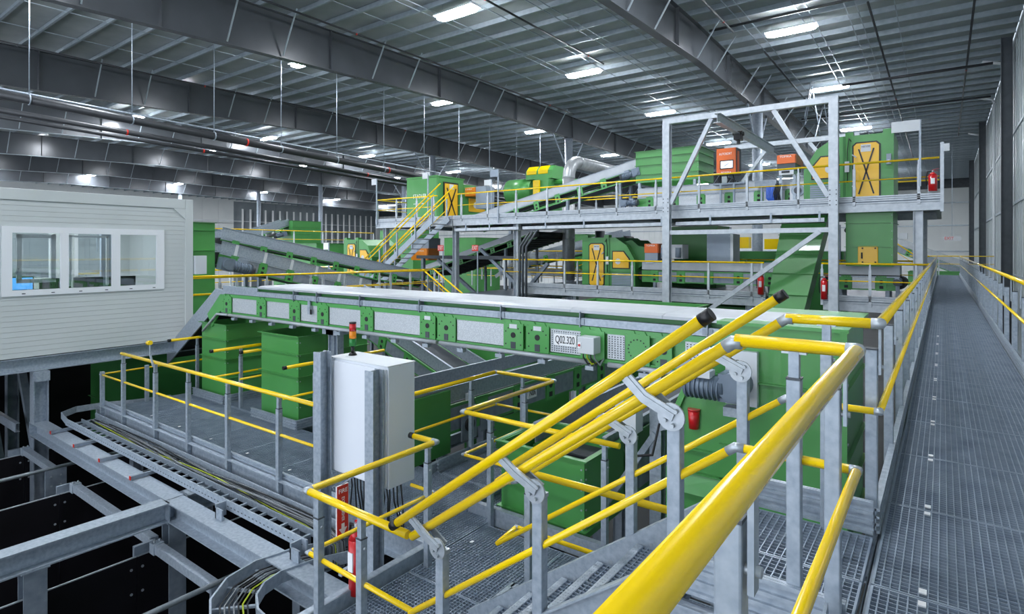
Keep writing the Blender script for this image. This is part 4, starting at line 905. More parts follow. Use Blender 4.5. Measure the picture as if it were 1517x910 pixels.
# ================================================================== UPPER AND MIDDLE DECKS (y about 19)
DY = 19.3
def deck(label, x0, x1, y0, y1, z, legs=(), front=True, tray=False):
    t = T('steel_platform', label, 'platform', ((x0+x1)/2, y0, z))
    nx = max(1, round((x1 - x0)/2.0)); w = (x1 - x0)/nx
    me = MB().box(.005, 0, -.04, w - .005, y1 - y0, 0).mesh('floor_panel', (0,0,0), 'galv_dull')
    for k in range(nx): share(me, 'floor_panel', (x0 + k*w, y0, z), t)
    MB().chan((x0, y0, z - .17), (x1, y0, z - .17), .26, .08, .014, side=1).part('edge_channel', 'galv_bright', t)
    for q in (.02, .075, .13): MB().bar((x0, y0 - .03, z + q), (x1, y0 - .03, z + q), .05, .040).part('toe_board', 'galv_bright', t)
    MB().bar((x0, y0, z + .07), (x1, y0, z + .07), .01, .15).part('toe_backing', 'galv_dull', t)
    MB().bar((x0, y0 - .03, z - .05), (x1, y0 - .03, z - .05), .06, .03).part('edge_rib', 'galv_bright', t)
    MB().chan((x0, y1, z - .17), (x1, y1, z - .17), .26, .08, .014, side=-1).part('edge_channel', 'galv_bright', t)
    for k in range(nx // 2 + 1):
        x = x0 + .05 + (x1 - x0 - .1)*k/max(1, nx // 2); MB().ibeam((x, y0 + .1, z - .18), (x, y1 - .1, z - .18), .22, .12).part('cross_beam', 'galv_dull', t)
    for x, yy, zf in legs: MB().ibeam((x, yy, zf), (x, yy, z - .30), .22, .22, up=(1, 0, 0)).part('leg', 'galv_bright', t)
    return t
UZ = 2.85
deck('upper steel platform carrying the orange sorters and the tall yellow doored machine', -17.6, -.05, DY, 25.5, UZ, legs=((-.55, 19.5, .0), (-14.2, 19.5, -3), (-.55, 25, ZF), (-9, 25, ZF)))
deck('upper steel platform on the left carrying the lettered green box', -22.8, -17.65, DY, 26.0, UZ, legs=((-22.4, 19.6, -3), (-17.9, 19.8, -3)))
deck('middle steel platform carrying the green sorter with two yellow doors', -13.9, -4.45, DY, 25.0, 0, legs=((-11.5, 19.6, ZF), (-5, 19.6, ZF)))
deck('middle steel platform to the right of the slanted green chute', -2.85, -.32, DY, 25.0, 0, legs=((-2.6, 19.8, ZF), (-.8, 19.8, ZF)))
deck('left platform between the cabin and the long stair', -23.5, -17.2, 6.5, 18.1, -.45, legs=((-17.5, 8, ZF), (-17.5, 13, ZF), (-17.5, 17.8, ZF), (-23, 8, ZF)))
deck('distant steel platform behind the middle one', -21.0, -13.0, 27.0, 33.0, .3, legs=((-20, 27.3, ZF), (-14, 27.3, ZF)))
deck('left platform from the stair foot toward the middle machines', -17.1, -14.1, 17.6, 24.5, -.45, legs=((-15, 18, ZF), (-15, 24, ZF)))
# hanging cable tray below the upper platform
t = T('cable_tray', 'perforated cable tray hung below the upper platform edge', 'cable tray', (-9, 19.2, 2.25))
for x0, x1 in ((-17.4, -13.9), (-13.7, -7.7), (-7.3, -2.8)): MB().box(x0, 19.16, 2.28, x1, 19.18, 2.42).box(x0, 19.16, 2.28, x1, 19.5, 2.30).part('tray_section', 'galv_bright', t)
for u in (1232 - 18, 1142, 1052, 980, 865, 808, 725, 690): x = XU(u, 19.15); MB().box(x - .03, 19.14, 2.3, x + .03, 19.16, 2.62).part('hanger', 'galv', t)
def far_guard(label, top, posts, mid=.5, midpath=None, caps=(0, 0)):
    t = T('guard_rail', label, 'railing', top[0]); guard(t, top, mid=mid, r=.03, rm=.02, posts=posts, n=8, detail=False, elbow=False, down=.12, ow=.07, cut=.16, midpath=midpath)
    return t
UP = [1361, 1265.5, 1183, 1107, 1036, 972, 914, 859, 811, 765, 723, 684]
far_guard('yellow rail along the front of the upper platform over the gantry', [(-.08, DY, 3.95), (-17.35, DY, 3.95)], [(XU(u, DY), DY - .02, 3.95) for u in UP])
far_guard('yellow rail round the left end of the upper platform', [(-18.6, DY, 3.95), (-22.75, DY, 3.95), (-22.75, 25.6, 3.95)], [(x, DY - .02, 3.95) for x in (-18.8, -19.9, -21.3, -22.7)] + [(-22.75, y, 3.95) for y in (21.5, 23.5, 25.5)])
far_guard('yellow rail along the back of the upper platform', [(-.1, 25.4, 3.95), (-22.7, 25.4, 3.95)], [(x, 25.4, 3.95) for x in ramp(-.3, -22.5, -1.9 * -1 if 0 else 1.9)] if 0 else [(-.4 - 1.9*k, 25.4, 3.95) for k in range(12)])
far_guard('yellow rail in front of the middle green sorter', [(XU(745, DY), DY, 1.07), (-4.5, DY, 1.07)], [(XU(u, DY), DY - .02, 1.07) for u in (748, 778, 837, 886, 937, 1050, 1114, 1129)])
far_guard('yellow rail right of the slanted green chute meeting the walkway', [(XU(1217, DY), DY, 1.07), (-.30, DY, 1.07)], [(XU(u, DY), DY - .02, 1.07) for u in (1218, 1289, 1357)])
far_guard('long yellow rail running from the cabin past the stair foot', [(-17.3, 7.0, .66), (-17.3, 18.2, .66)], [(-17.3, y, .66) for y in (7.2, 8.7, 10.2, 11.8, 13.2, 14.8, 16.4, 17.8)])
far_guard('yellow rail on the far side of the left platform', [(-23.4, 7.0, .66), (-23.4, 18.0, .66)], [(-23.4, y, .66) for y in (7.2, 9.7, 12.2, 14.7, 17)])
far_guard('second yellow rail close beside the long left rail', [(-16.9, 5.6, .74), (-16.9, 17.0, .62)], [(-16.9, y, .66) for y in (6, 9, 12, 15)])
far_guard('yellow rail on the distant platform behind the middle one', [(-21, 27.0, 1.4), (-13, 27.0, 1.4)], [(-20.8 + 1.9*k, 27, 1.4) for k in range(5)])
far_guard('yellow rail round the duct platform left of the middle sorter', [(-16.9, 24.4, .66), (-14.2, 24.4, .66), (-12.2, 22.4, 1.07), (-12.2, 19.5, 1.07)], [(-16.5, 24.4, .66), (-14.4, 24.4, .66), (-12.2, 21, 1.07)])
# right end post, white marker boards on poles
def board(label, x, y, z0, z1, w=.5, h=.28, m='light_grey', d=-1):
    t = T('sign_board', label, 'board', (x, y, z0)); MB().box(x - .025, y - .025, z0, x + .025, y + .025, z1).part('pole', 'galv', t)
    MB().box(x, y - .03, z1 - h, x + d*w, y - .01, z1).part('plate', m, t)
board('white blank board on a pole at the right end of the upper platform', XU(1363, 19.2), 19.2, 3.2, PU(1363, 177, y=19.2)[2], .65, .3)
board('white blank board on a pole at the top of the long stair', XU(738, 19.2), 19.2, 2.6, PU(738, 251, y=19.2)[2], .4, .3, 'grey_box')
board('white blank board on a pole beside the lettered green box', XU(634, 20), 20, 2.85, PU(634, 256, y=20)[2], .35, .28)
board('white blank board on a pole at the left end of the upper platform', XU(558, 19.2), 19.2, 2.6, PU(558, 265, y=19.2)[2], .35, .3)
board('white blank board on a pole behind the upper platform rail', XU(728, 23), 23, 2.85, PU(728, 266, y=23)[2], .45, .28)
board('white blank board on a pole beside the descending conveyors', XU(487, 16), 16, -.45, PU(487, 360, y=16)[2], .35, .3, 'white')
t = T('end_post', 'galvanised post with a small white alarm box, right end of the upper platform', 'post', (-.02, 19.27, 2.5))
MB().box(-.06, 19.22, 2.5, .02, 19.32, 4.35).part('upright', 'galv_bright', t)
MB().box(.02, 19.22, 4.1, .14, 19.30, 4.3).part('alarm_box', 'light_grey', t)
extinguisher('red fire extinguisher at the right end of the upper platform', -.22, 19.22, 3.05, .5, .10)
extinguisher('red fire extinguisher left of the slanted green chute', XU(1127, 19.2), 19.2, .08, .62, .09)
extinguisher('red fire extinguisher right of the slanted green chute', XU(1221, 19.22), 19.22, .02, .62, .09)
# ================================================================== GANTRY FRAME
GY = 18.75
t = T('gantry_frame', 'galvanised lifting gantry frame over the upper platform', 'frame', (-5, GY, -3))
gl, gr_, gt = -7.44, -2.50, 5.68
for x in (gl, gr_):
    MB().ibeam((x, GY, ZF), (x, GY, gt), .24, .24, .02, .014, up=(0, 1, 0)).part('post', 'galv_bright', t)
    b = MB()
    for dz in (2.75, 2.87, 3.05, 3.17):
        for dx in (-.08, .08): b.cyl((x + dx, GY - .135, dz), (x + dx, GY - .12, dz), .018, 6)
    b.part('bolt_group', 'dark_steel', t)
    MB().ibeam((x, GY, ZF), (x, GY, ZF + .01), .4, .4).part('base_plate', 'galv_bright', t)
MB().bar((gl - .12, GY, gt + .09), (gr_ + .12, GY, gt + .09), .18, .18).part('top_beam', 'galv_bright', t)
MB().bar((gl + .12, GY, 2.05), (gr_ - .12, GY, 2.05), .16, .14).part('lower_beam', 'galv_bright', t)
MB().bar((-5.95, GY, gt), (gl + .13, GY, 3.0), .13, .13).part('brace', 'galv_bright', t)
MB().bar((-4.10, GY, gt), (gr_ - .13, GY, 3.0), .13, .13).part('brace', 'galv_bright', t)
MB().bar((gr_ - .35, GY - .05, 2.0), (-6.6, GY - .05, -.9), .13, .13).part('brace', 'galv_bright', t)
MB().bar((gr_, GY, -.35), (gr_ - .9, GY - 3.5, -.9), .12, .12).part('brace', 'galv_bright', t)
BY = 25.2
for x in (gl, gr_): MB().ibeam((x, BY, UZ), (x, BY, gt), .2, .2, up=(0, 1, 0)).part('post', 'galv_bright', t)
MB().bar((gl, BY, gt + .09), (gr_, BY, gt + .09), .18, .18).part('top_beam', 'galv_bright', t)
MB().bar((-5.7, BY, gt), (gl + .2, BY, 3.6), .13, .13).part('brace', 'galv_bright', t); MB().bar((-4.2, BY, gt), (gr_ - .2, BY, 3.6), .13, .13).part('brace', 'galv_bright', t)
t = T('crane_beam', 'galvanised monorail beam with trolley under the gantry', 'beam', (-5.4, 18.5, 5.4))
MB().ibeam((-5.55, 18.0, 5.52), (-5.55, 25.4, 5.52), .30, .18, .02, .014).part('profile', 'galv_bright', t)
MB().box(-5.65, 20.1, 5.18, -5.45, 20.5, 5.36).cyl((-5.70, 20.2, 5.40), (-5.40, 20.2, 5.40), .07, 10).cyl((-5.70, 20.42, 5.40), (-5.40, 20.42, 5.40), .07, 10).part('trolley', 'plastic_black', t)
MB().cyl((-5.55, 20.3, 5.05), (-5.55, 20.3, 5.2), .06, 10).part('hook_block', 'dark_steel', t)
# ================================================================== SORTERS
def sorter(label, xd, sx, y0, z0, k=1.0, depth=2.0, tag_txt='N07.020', hood=True):
    """front faces -y; xd = outer edge of the door side, sx = direction towards the hood"""
    t = T('sorting_machine', label, 'machine', (xd + sx*1.1*k, y0, z0))
    def S(s, z, y=0.): return (xd + sx*s*k, y0 + y, z0 + z*k)
    prof = [(0, 0), (0, 1.92), (1.18, 1.92), (1.42, 1.92), (1.88, 1.62), (2.22, 1.05), (2.22, 0)]
    MB().prism([S(s, z) for s, z in prof[:3]] + [S(1.18, 0)], (0, depth, 0)).part('door_body', 'green', t)
    MB().prism([S(1.18, 0)] + [S(s, z) for s, z in prof[2:]], (0, depth, 0)).part('hood_body', 'green', t)
    MB().prism([S(1.15, 0, -.012), S(1.15, 1.92, -.012), S(1.21, 1.92, -.012), S(1.21, 0, -.012)], (0, .02, 0)).part('seam', 'green_dark', t)
    def panel(nm, pts, m, y=-.03, th=.03, par=None): return MB().prism([S(a, b, y) for a, b in pts], (0, th, 0)).part(nm, m, par or t)
    def rnd(a, b, c, d, r=.06): return [(a + r, b), (c - r, b), (c, b + r), (c, d - r), (c - r, d), (a + r, d), (a, d - r), (a, b + r)]
    panel('door_seal', rnd(.30, .04, .98, 1.72, .09), 'plastic_black', -.02, .02)
    dr = panel('door', rnd(.34, .08, .94, 1.68, .07), 'door_gold', -.035, .02)
    for a, b in (((.46, .26), (.82, 1.52)), ((.82, .26), (.46, 1.52))):
        MB().bar(S(a[0], a[1], -.04), S(b[0], b[1], -.04), .012, .04, up=(0, 0, 1) if 0 else (1, 0, 0)).part('cross_strap', 'plastic_black', dr)
    q = panel('label_plate', [(.53, 1.44), (.77, 1.44), (.77, 1.64), (.53, 1.64)], 'light_grey', -.042, .006, dr)
    text(tag_txt, .07*k, dr, S(.65, 1.58, -.046), (1, 0, 0), (0, 0, 1), 'ink', wid=.2*k)
    for z in (.42, 1.30): MB().bar(S(.88, z, -.05), S(.98, z + .08, -.06), .03, .03).part('handle', 'fitting', dr)
    panel('window_seal', [(1.30, .74), (2.02, .74), (2.02, 1.12), (1.78, 1.42), (1.30, 1.42)], 'plastic_black', -.02, .02)
    w = panel('hatch', [(1.34, .78), (1.98, .78), (1.98, 1.10), (1.76, 1.38), (1.34, 1.38)], 'door_gold', -.035, .02)
    MB().cyl(S(1.55, 1.02, -.045), S(1.55, 1.02, -.03), .11*k, 14).part('sight_glass', 'light_grey', w)
    for j in range(9): panel('louvre', [(1.28, .05 + .06*j), (2.05, .05 + .06*j), (2.05, .095 + .06*j), (1.28, .095 + .06*j)], 'grey_box', -.022, .022)
    for a in (.05, .95): panel('top_lug', [(a, 1.92), (a + .2, 1.92), (a + .2, 2.02), (a, 2.02)], 'green', 0, .25)
    MB().tube([S(1.0, 1.75, -.03), S(1.06, 1.85, -.03), S(1.1, 1.5, -.03), S(1.1, .6, -.03)], .012, 6).part('cable', 'cable_black', t)
    panel('switch_box', [(1.05, .9), (1.16, .9), (1.16, 1.2), (1.05, 1.2)], 'light_grey', -.06, .05)
    if hood:
        ax = []
        for j in range(7): an = math.pi/2*j/6; ax.append((2.22 + .62*math.sin(an)*.9, 1.1 + .5*math.cos(an)))
        MB().prism([S(1.6, 1.75, .3), S(1.95, 1.82, .3)] + [S(a, b, .3) for a, b in ax] + [S(2.2, .75, .3), S(1.9, .75, .3)], (0, depth - .5, 0)).part('drum_hood', 'green_dark', t)
    return t
sorter('green sorter with a tall crossed yellow door and hexagonal hatch on the middle platform', -11.32, 1, 19.85, 0.02, 1.0)
sorter('tall green sorter with a big crossed yellow door, upper platform right end', -1.14, -1, 20.0, UZ, 1.06, tag_txt='N07.020', hood=False)
sorter('distant green sorter with yellow doors behind the descending conveyors', -26.3, 1, 20.0, 0.0, 1.05, hood=False)
t = T('control_box', 'small grey switch box on the right face of the big upper sorter', 'electrical box', (-1.3, 19.95, 4.0))
MB().box(XU(1313, 19.9), 19.90, 3.95, XU(1320, 19.9), 19.98, 4.25).part('body', 'grey_box', t)
MB().box(XU(1313, 19.9) + .03, 19.895, 3.98, XU(1320, 19.9) - .03, 19.90, 4.08).part('face', 'light_grey', t)
# box with lettering at the left end
t = T('sorting_machine', 'tall green box with white lettering and yellow door, upper platform left end', 'machine', (-21, 22, UZ))
MB().box(-22.3, 20.9, UZ, -20.15, 22.88, 5.12).part('body', 'green', t)
MB().box(-22.33, 20.87, 5.12, -20.12, 22.95, 5.18).part('roof_plate', 'green', t)
MB().box(-20.12, 20.9, UZ, -20.08, 20.98, 5.12).part('corner_flange', 'green', t)
text('STADLER', .30, t, (-21.35, 20.885, 4.18), (1, 0, 0), (0, 0, 1), 'white_print', wid=.95)
text('www.w-stadler.de', .12, t, (-21.35, 20.885, 3.82), (1, 0, 0), (0, 0, 1), 'white_print', wid=.9)
def ypanel(nm, ya, yb, za, zb, m, x=-20.15, th=.03, par=None): return MB().box(x, ya, za, x + th, yb, zb).part(nm, m, par or t)
ypanel('door_seal', 21.35, 22.45, 2.92, 4.9, 'plastic_black'); dr = ypanel('door', 21.43, 22.37, 3.0, 4.82, 'door_gold', th=.05)
for s_ in (1, -1): MB().bar((-20.09, 21.9 - .33*s_, 3.12), (-20.09, 21.9 + .33*s_, 4.6), .02, .07, up=(0, 1, 0)).part('cross_strap', 'plastic_black', dr)
MB().box(-20.10, 21.75, 4.55, -20.085, 22.05, 4.8).part('label_plate', 'light_grey', dr)
MB().prism([(-20.15, 22.9, UZ), (-20.15, 22.9, 4.9), (-20.15, 23.9, 4.9), (-20.15, 25.2, 4.3), (-20.15, 25.2, UZ)], (-1.6, 0, 0)).part('hood_body', 'green', t)
ypanel('hatch', 23.3, 24.6, 3.5, 4.2, 'door_gold', th=.04); MB().cyl((-20.12, 23.8, 3.85), (-20.09, 23.8, 3.85), .16, 14).part('sight_glass', 'light_grey', t)
# orange sorter heads
def orange_head(label, x0, x1, y0, z0, z1, txt, depth=.6, screen=False, dark=True, sub=None, m='orange'):
    t = T('sensor_cabinet', label, 'sensor unit', ((x0+x1)/2, y0, z0)); w = x1 - x0
    MB().box(x0 + .03*w, y0, z0, x1 - .03*w, y0 + .04, z1).part('front_panel', m, t, bevel=.01)
    MB().box(x0, y0 + .04, z0, x1, y0 + depth, z1).part('housing', 'dark_steel' if dark else m, t)
    text(txt, .11 if w > .6 else .09, t, ((x0+x1)/2 - .02, y0 - .004, z1 - (z1-z0)*.22), (1, 0, 0), (0, 0, 1), 'white_print', wid=w*.62)
    if screen:
        MB().box(x0 + .20*w, y0 - .012, z0 + .2*(z1-z0), x1 - .14*w, y0, z0 + .54*(z1-z0)).part('screen_frame', 'plastic_black', t)
        MB().box(x0 + .25*w, y0 - .016, z0 + .24*(z1-z0), x1 - .18*w, y0 - .012, z0 + .50*(z1-z0)).part('screen', 'screen_white', t)
        MB().bar((x0 + .4*w, y0 - .018, z0 + .3*(z1-z0)), (x0 + .65*w, y0 - .018, z0 + .42*(z1-z0)), .004, .03).part('screen_logo', 'grey_box', t)
        text('TOMRA', .07, t, ((x0+x1)/2, y0 - .004, z0 + .07*(z1-z0)), (1, 0, 0), (0, 0, 1), 'white_print', wid=w*.5)
    return t
t = orange_head('tall orange sensor cabinet with a white screen on the upper platform', XU(1060.5, 20), XU(1091, 20), 20.0, 4.02, 4.9, 'AUTOSORT', .55, True)
MB().box(XU(1091, 20) - .0, 20.1, 4.08, XU(1091, 20) + .012, 20.3, 4.8).part('side_stripe', 'orange', t)
for dx in (.08, .30, .50): MB().tube([(XU(1061, 20) + dx, 20.2, 4.02), (XU(1061, 20) + dx + .05, 20.15, 3.85), (XU(1061, 20) + dx, 20.2, 3.70)], .016, 6).part('cable', 'cable_black', t)
MB().box(XU(1060, 20) - .1, 20.05, 3.68, XU(1091, 20) + .25, 20.4, 3.73).part('support_frame', 'galv_dull', t)
for dx in (.12, .56): MB().box(XU(1060, 20) + dx, 20.05, 2.95, XU(1060, 20) + dx + .06, 20.12, 3.68).part('support_leg', 'grey_box', t)
t = orange_head('flat orange sensor head on a grey base, right of the tall orange cabinet', XU(1150.5, 20), XU(1179, 20), 20.0, 4.22, 4.50, 'TOMRA', 1.2, False, False)
MB().box(XU(1151, 20), 20.02, 4.0, XU(1178, 20), 20.9, 4.22).part('sensor_base', 'dark_steel', t)
MB().box(XU(1154, 20), 19.98, 3.86, XU(1176, 20), 20.8, 4.0).part('lower_base', 'light_grey', t); MB().box(XU(1158, 20), 19.975, 3.92, XU(1170, 20), 19.98, 3.98).part('slot', 'ink', t)
for dx in (.05, .45): MB().box(XU(1151, 20) + dx, 20.05, 2.95, XU(1151, 20) + dx + .09, 20.12, 3.86).part('support_leg', 'galv', t)
t = orange_head('flat orange sensor head on a grey base on the middle platform', XU(954, 20), XU(975, 20), 20.0, 1.36, 1.70, 'TOMRA', .9, False, False)
MB().box(XU(955, 20), 20.02, 1.08, XU(974, 20), 20.8, 1.36).part('sensor_base', 'grey_box', t)
MB().box(XU(957, 20), 19.99, .98, XU(968, 20), 20.3, 1.08).part('lower_base', 'light_grey', t)
MB().box(XU(976, 20), 20.2, 1.15, XU(1008, 20), 20.8, 1.66).part('rear_housing', 'oak' if 0 else 'light_grey', t)
MB().cyl((XU(981, 20), 20.1, 1.2), (XU(981, 20), 20.1, 1.55), .09, 12).cyl((XU(1003, 20), 20.1, 1.2), (XU(1003, 20), 20.1, 1.55), .1, 12).part('fan', 'grey_box', t)
t = orange_head('bright orange sensor unit right of the lettered green box', XU(686, 23), XU(703, 23), 23.0, 4.28, 4.72, 'TOMRA', .9, False, False, m='orange_bright')
MB().box(XU(703, 23), 23.1, 3.6, XU(718, 23), 23.8, 4.75).part('rear_housing', 'grey_box', t)
t = orange_head('bright orange sensor unit far away beside the distant sorter', -23.7, -22.4, 22.5, .9, 1.55, 'TOMRA', .9, False, False, m='orange_bright')
MB().box(-23.8, 22.6, 1.55, -22.4, 23.5, 2.1).part('rear_housing', 'grey_box', t)
# grey service box and conveyors of the middle platform
t = T('service_cabinet', 'plain blue grey cabinet on the middle platform', 'cabinet', (-6.1, 20.2, 1.0))
MB().box(XU(1047, 20), 20.0, 1.02, XU(1082, 20), 20.8, 2.02).part('body', 'grey_box', t, bevel=.01); MB().box(XU(1082, 20), 20.0, 1.02, XU(1086, 20), 20.8, 2.0).part('edge_rail', 'light_grey', t)
for z in (1.12, 1.5, 1.92):
    for u in (1048.5, 1080.5): MB().cyl((XU(u, 20), 19.99, z), (XU(u, 20), 20.0, z), .015, 6).part('bolt', 'fitting', t)
conveyor('pale walled conveyor below the grey cabinet on the middle platform', (-8.9, 20.5, .72), (-4.0, 20.5, .72), .9, side=-1, h=.42, skirt=.28, plates=5, skm='alu', legs=((.5, 0.), (4.2, 0.)))
conveyor('pale walled conveyor behind the right middle rail', (-2.8, 20.6, .70), (-1.0, 20.6, .70), .9, side=-1, h=.42, skirt=.34, plates=2, skm='alu', pan='mesh_guard', legs=((.3, 0.), (1.5, 0.)))
drive('dark gear motor beside the right column of the middle platform', (XU(1330, 20), 20.0, .55), (0, -1, 0), .8, foot=0)
# upper platform conveyors
conveyor('pale walled conveyor feeding the orange sensor heads on the upper platform', (-9.3, 21.0, 3.45), (-3.5, 21.0, 3.45), .9, side=-1, h=.40, skirt=.30, plates=6, skm='alu', pan='mesh_guard', legs=((.4, UZ), (5.2, UZ)))
conveyor('inclined white walled conveyor climbing right to the upper green hopper', (-18.2, 21.6, 2.72), (-9.45, 21.6, 4.72), .9, side=-1, h=.40, skirt=.30, plates=8, skm='alu', pan='', legs=((5.5, UZ), (8.0, UZ)))
drive('gear motor at the head of the inclined upper conveyor', (XU(942, 20.9), 20.95, 4.48), (-1, 0, -.25), 1.1)
drive('gear motor low on the upper platform below the hopper', (XU(925, 20.3), 20.3, 3.25), (1, 0, 0), .9, foot=UZ)
hopper('green_hopper', 'green hopper at the head of the inclined upper conveyor', -9.55, 20.9, -7.1, 22.6, 4.05, 5.25, kick=False, ribs=(.25, .55, .8))
for dx in (-9.4, -7.25): MB().ibeam((dx, 20.95, UZ), (dx, 20.95, 4.05), .12, .1).thing('hopper_leg', 'galv', 'galvanised leg under the %s corner of the upper green hopper' % ('left' if dx < -8 else 'right'), 'leg')
t = T('valve_block', 'air valve block with blue hoses on the upper platform', 'machine part', (-4.9, 20.2, UZ))
MB().box(XU(1118, 20.1), 20.1, 3.55, XU(1150, 20.1), 20.5, 3.72).part('manifold', 'galv_dull', t)
for k in range(5):
    x = XU(1136, 20.1) + .04*k; MB().tube([(x, 20.08, 3.55), (x, 20.05, 3.15), (x + .09, 20.05, 3.05), (x + .18, 20.05, 3.2), (x + .18, 20.08, 3.55)], .018, 6).part('hose', 'cable_blue', t)
for k in range(4):
    x = XU(1150, 20.1) + .05*k; MB().tube([(x, 20.06, 3.6), (x - .06, 20.02, 3.3), (x, 20.03, 2.98)], .02, 6).part('hose', 'cable_black', t)
for u in (1128, 1148, 1155): x = XU(u, 20.1); MB().box(x - .03, 20.1, UZ, x + .03, 20.16, 3.55).part('stand_leg', 'grey_box', t)
t = T('drive_housing', 'pale grey drive housing with round flange left of the big upper sorter', 'housing', (-3.6, 20.1, UZ))
MB().box(XU(1170, 20.1), 20.1, UZ + .05, XU(1204, 20.1), 20.8, 3.62).part('body', 'light_grey', t); MB().cyl((XU(1182, 20.1), 20.06, 3.35), (XU(1182, 20.1), 20.1, 3.35), .19, 18).part('flange', 'grey_box', t)
MB().cyl((XU(1182, 20.1), 20.03, 3.35), (XU(1182, 20.1), 20.06, 3.35), .11, 14).part('hub', 'dark_steel', t)
# slanted chute and hopper under the upper platform
t = T('slanted_chute', 'slanted flat green chute dropping from the upper platform right of the gantry brace', 'chute', (-3.8, 19.3, -2.5))
cz = [2.55, 1.95, 1.35, .75, .1, -.6, -1.4, -2.4]
def cyy(z): return 19.05 + (z + .6)*.33
def cxl(z): return XU(1157 - 24*(2.2 - z)/2.8, cyy(z))
def cxr(z): return XU(1223 - 35*(2.2 - z)/2.8, cyy(z))
for za, zb in zip(cz[:-1], cz[1:]):
    vs = [(cxl(za), cyy(za), za), (cxr(za), cyy(za), za), (cxr(zb), cyy(zb), zb), (cxl(zb), cyy(zb), zb)]
    MB().prism(vs, (0, .9, 0)).part('section', 'green', t)
    MB().bar((cxl(zb) - .03, cyy(zb) - .02, zb), (cxr(zb) + .03, cyy(zb) - .02, zb), .07, .02).part('flange', 'green', t)
t = hopper('green_hopper', 'green box chute with a square yellow hatch under the right end of the upper platform', XU(1253, 19.6), 19.6, XU(1323, 19.6), 21.6, 1.0, 2.56, kick=False, ribs=(.36, .8), rim=.02)
q = MB().box(XU(1271, 19.6), 19.56, 1.06, XU(1301, 19.6), 19.6, 1.58).part('hatch', 'door_gold', t, 'square yellow hatch', bevel=.02)
for u, z in ((1278, 1.12), (1278, 1.52), (1297, 1.12), (1297, 1.52)): MB().box(XU(u, 19.6) - .02, 19.54, z - .02, XU(u, 19.6) + .02, 19.56, z + .02).part('latch', 'ink', q)
MB().box(XU(1277, 19.6) - .02, 19.54, 1.22, XU(1277, 19.6) + .02, 19.56, 1.4).part('pull', 'ink', q)
MB().box(XU(1331, 19.8), 19.8, 1.78, XU(1344, 19.8), 20.1, 1.95).part('sensor_box', 'light_grey', t)
t = T('green_hopper', 'green funnel visible behind the middle sensor head', 'hopper', (-8.6, 22.5, 0))
MB().prism([(-8.9, 22.5, 2.4), (-6.9, 22.5, 2.4), (-7.2, 22.5, .9), (-7.9, 22.5, .5), (-8.6, 22.5, .9)], (0, 1.5, 0)).part('funnel', 'green', t); MB().box(-8.8, 22.6, 0, -7.0, 23.8, .5).part('base', 'green_dark', t)
# ventilation duct
t = T('air_duct', 'shiny round air duct rising through the platforms and bending over the conveyor', 'duct', (-14.5, 24.0, 0))
MB().cyl((-14.55, 24.2, .0), (-14.55, 24.2, 4.95), .30, 20).part('riser', 'duct', t)
el = [(-14.55, 24.2, 4.95)] + [(-14.55, 24.2 + .85*(1 - math.cos(a)), 4.95 + .85*math.sin(a)) for a in [math.pi/2*k/5 for k in range(1, 6)]]
MB().tube(el, .30, 20, False).part('bend', 'duct', t)
MB().cyl((-14.55, 25.05, 5.80), (-14.55, 37, 5.80), .30, 20).part('horizontal_run', 'duct', t)
for z in (.9, 2.0, 3.1, 4.2, 4.95): MB().cyl((-14.55, 24.2, z - .02), (-14.55, 24.2, z + .02), .315, 20).part('joint_ring', 'duct', t)
for y in (25.1, 27.5, 30, 33): MB().cyl((-14.55, y, 5.8), (-14.55, y + .05, 5.8), .315, 20).part('joint_ring', 'duct', t)
MB().cyl((-13.6, 25.6, -3), (-13.6, 25.6, 2.4), .24, 16).thing('air_duct', 'dark_steel', 'dark vertical pipe right of the shiny duct below the upper platform', 'duct')
t = T('dust_filter', 'green round filter drum with yellow flaps behind the upper platform', 'machine', (-20.4, 29, 3))
MB().cyl((XU(757, 29.5), 29.5, 5.1), (XU(794, 29.5), 29.5, 5.1), .78, 24).part('drum', 'green', t)
MB().prism([(XU(779, 28.9), 28.9, 5.72), (XU(779, 28.9), 28.9, 6.2), (XU(779, 28.9), 29.2, 6.5), (XU(779, 28.9), 30.2, 6.5), (XU(779, 28.9), 30.2, 5.72)], (XU(818, 28.9) - XU(779, 28.9), 0, 0)).part('top_box', 'green_bright', t)
for ua, ub in ((781, 795), (798, 812)): MB().prism([(XU(ua, 28.9), 28.87, 6.0), (XU(ub, 28.9), 28.87, 6.0), (XU(ub, 28.9), 28.87, 6.2), (XU(ub, 28.9), 29.15, 6.48), (XU(ua, 28.9), 29.15, 6.48), (XU(ua, 28.9), 28.87, 6.2)], (0, -.03, .03)).part('flap', 'yellow', t)
MB().box(XU(791, 28.6), 28.5, 4.7, XU(800, 28.6), 28.62, 5.6).part('front_box', 'yellow', t); MB().box(XU(795, 28.9), 28.7, 2.9, XU(815, 28.9), 30.3, 5.7).part('end_box', 'green_bright', t)
MB().cyl((-19.2, 29.5, 5.55), (-14.6, 29.5, 5.35), .16, 12).part('outlet_pipe', 'green_bright', t)
for x in (-22, -20): MB().ibeam((x, 29.5, ZF), (x, 29.5, 4.36), .2, .2).part('leg', 'galv_dull', t)
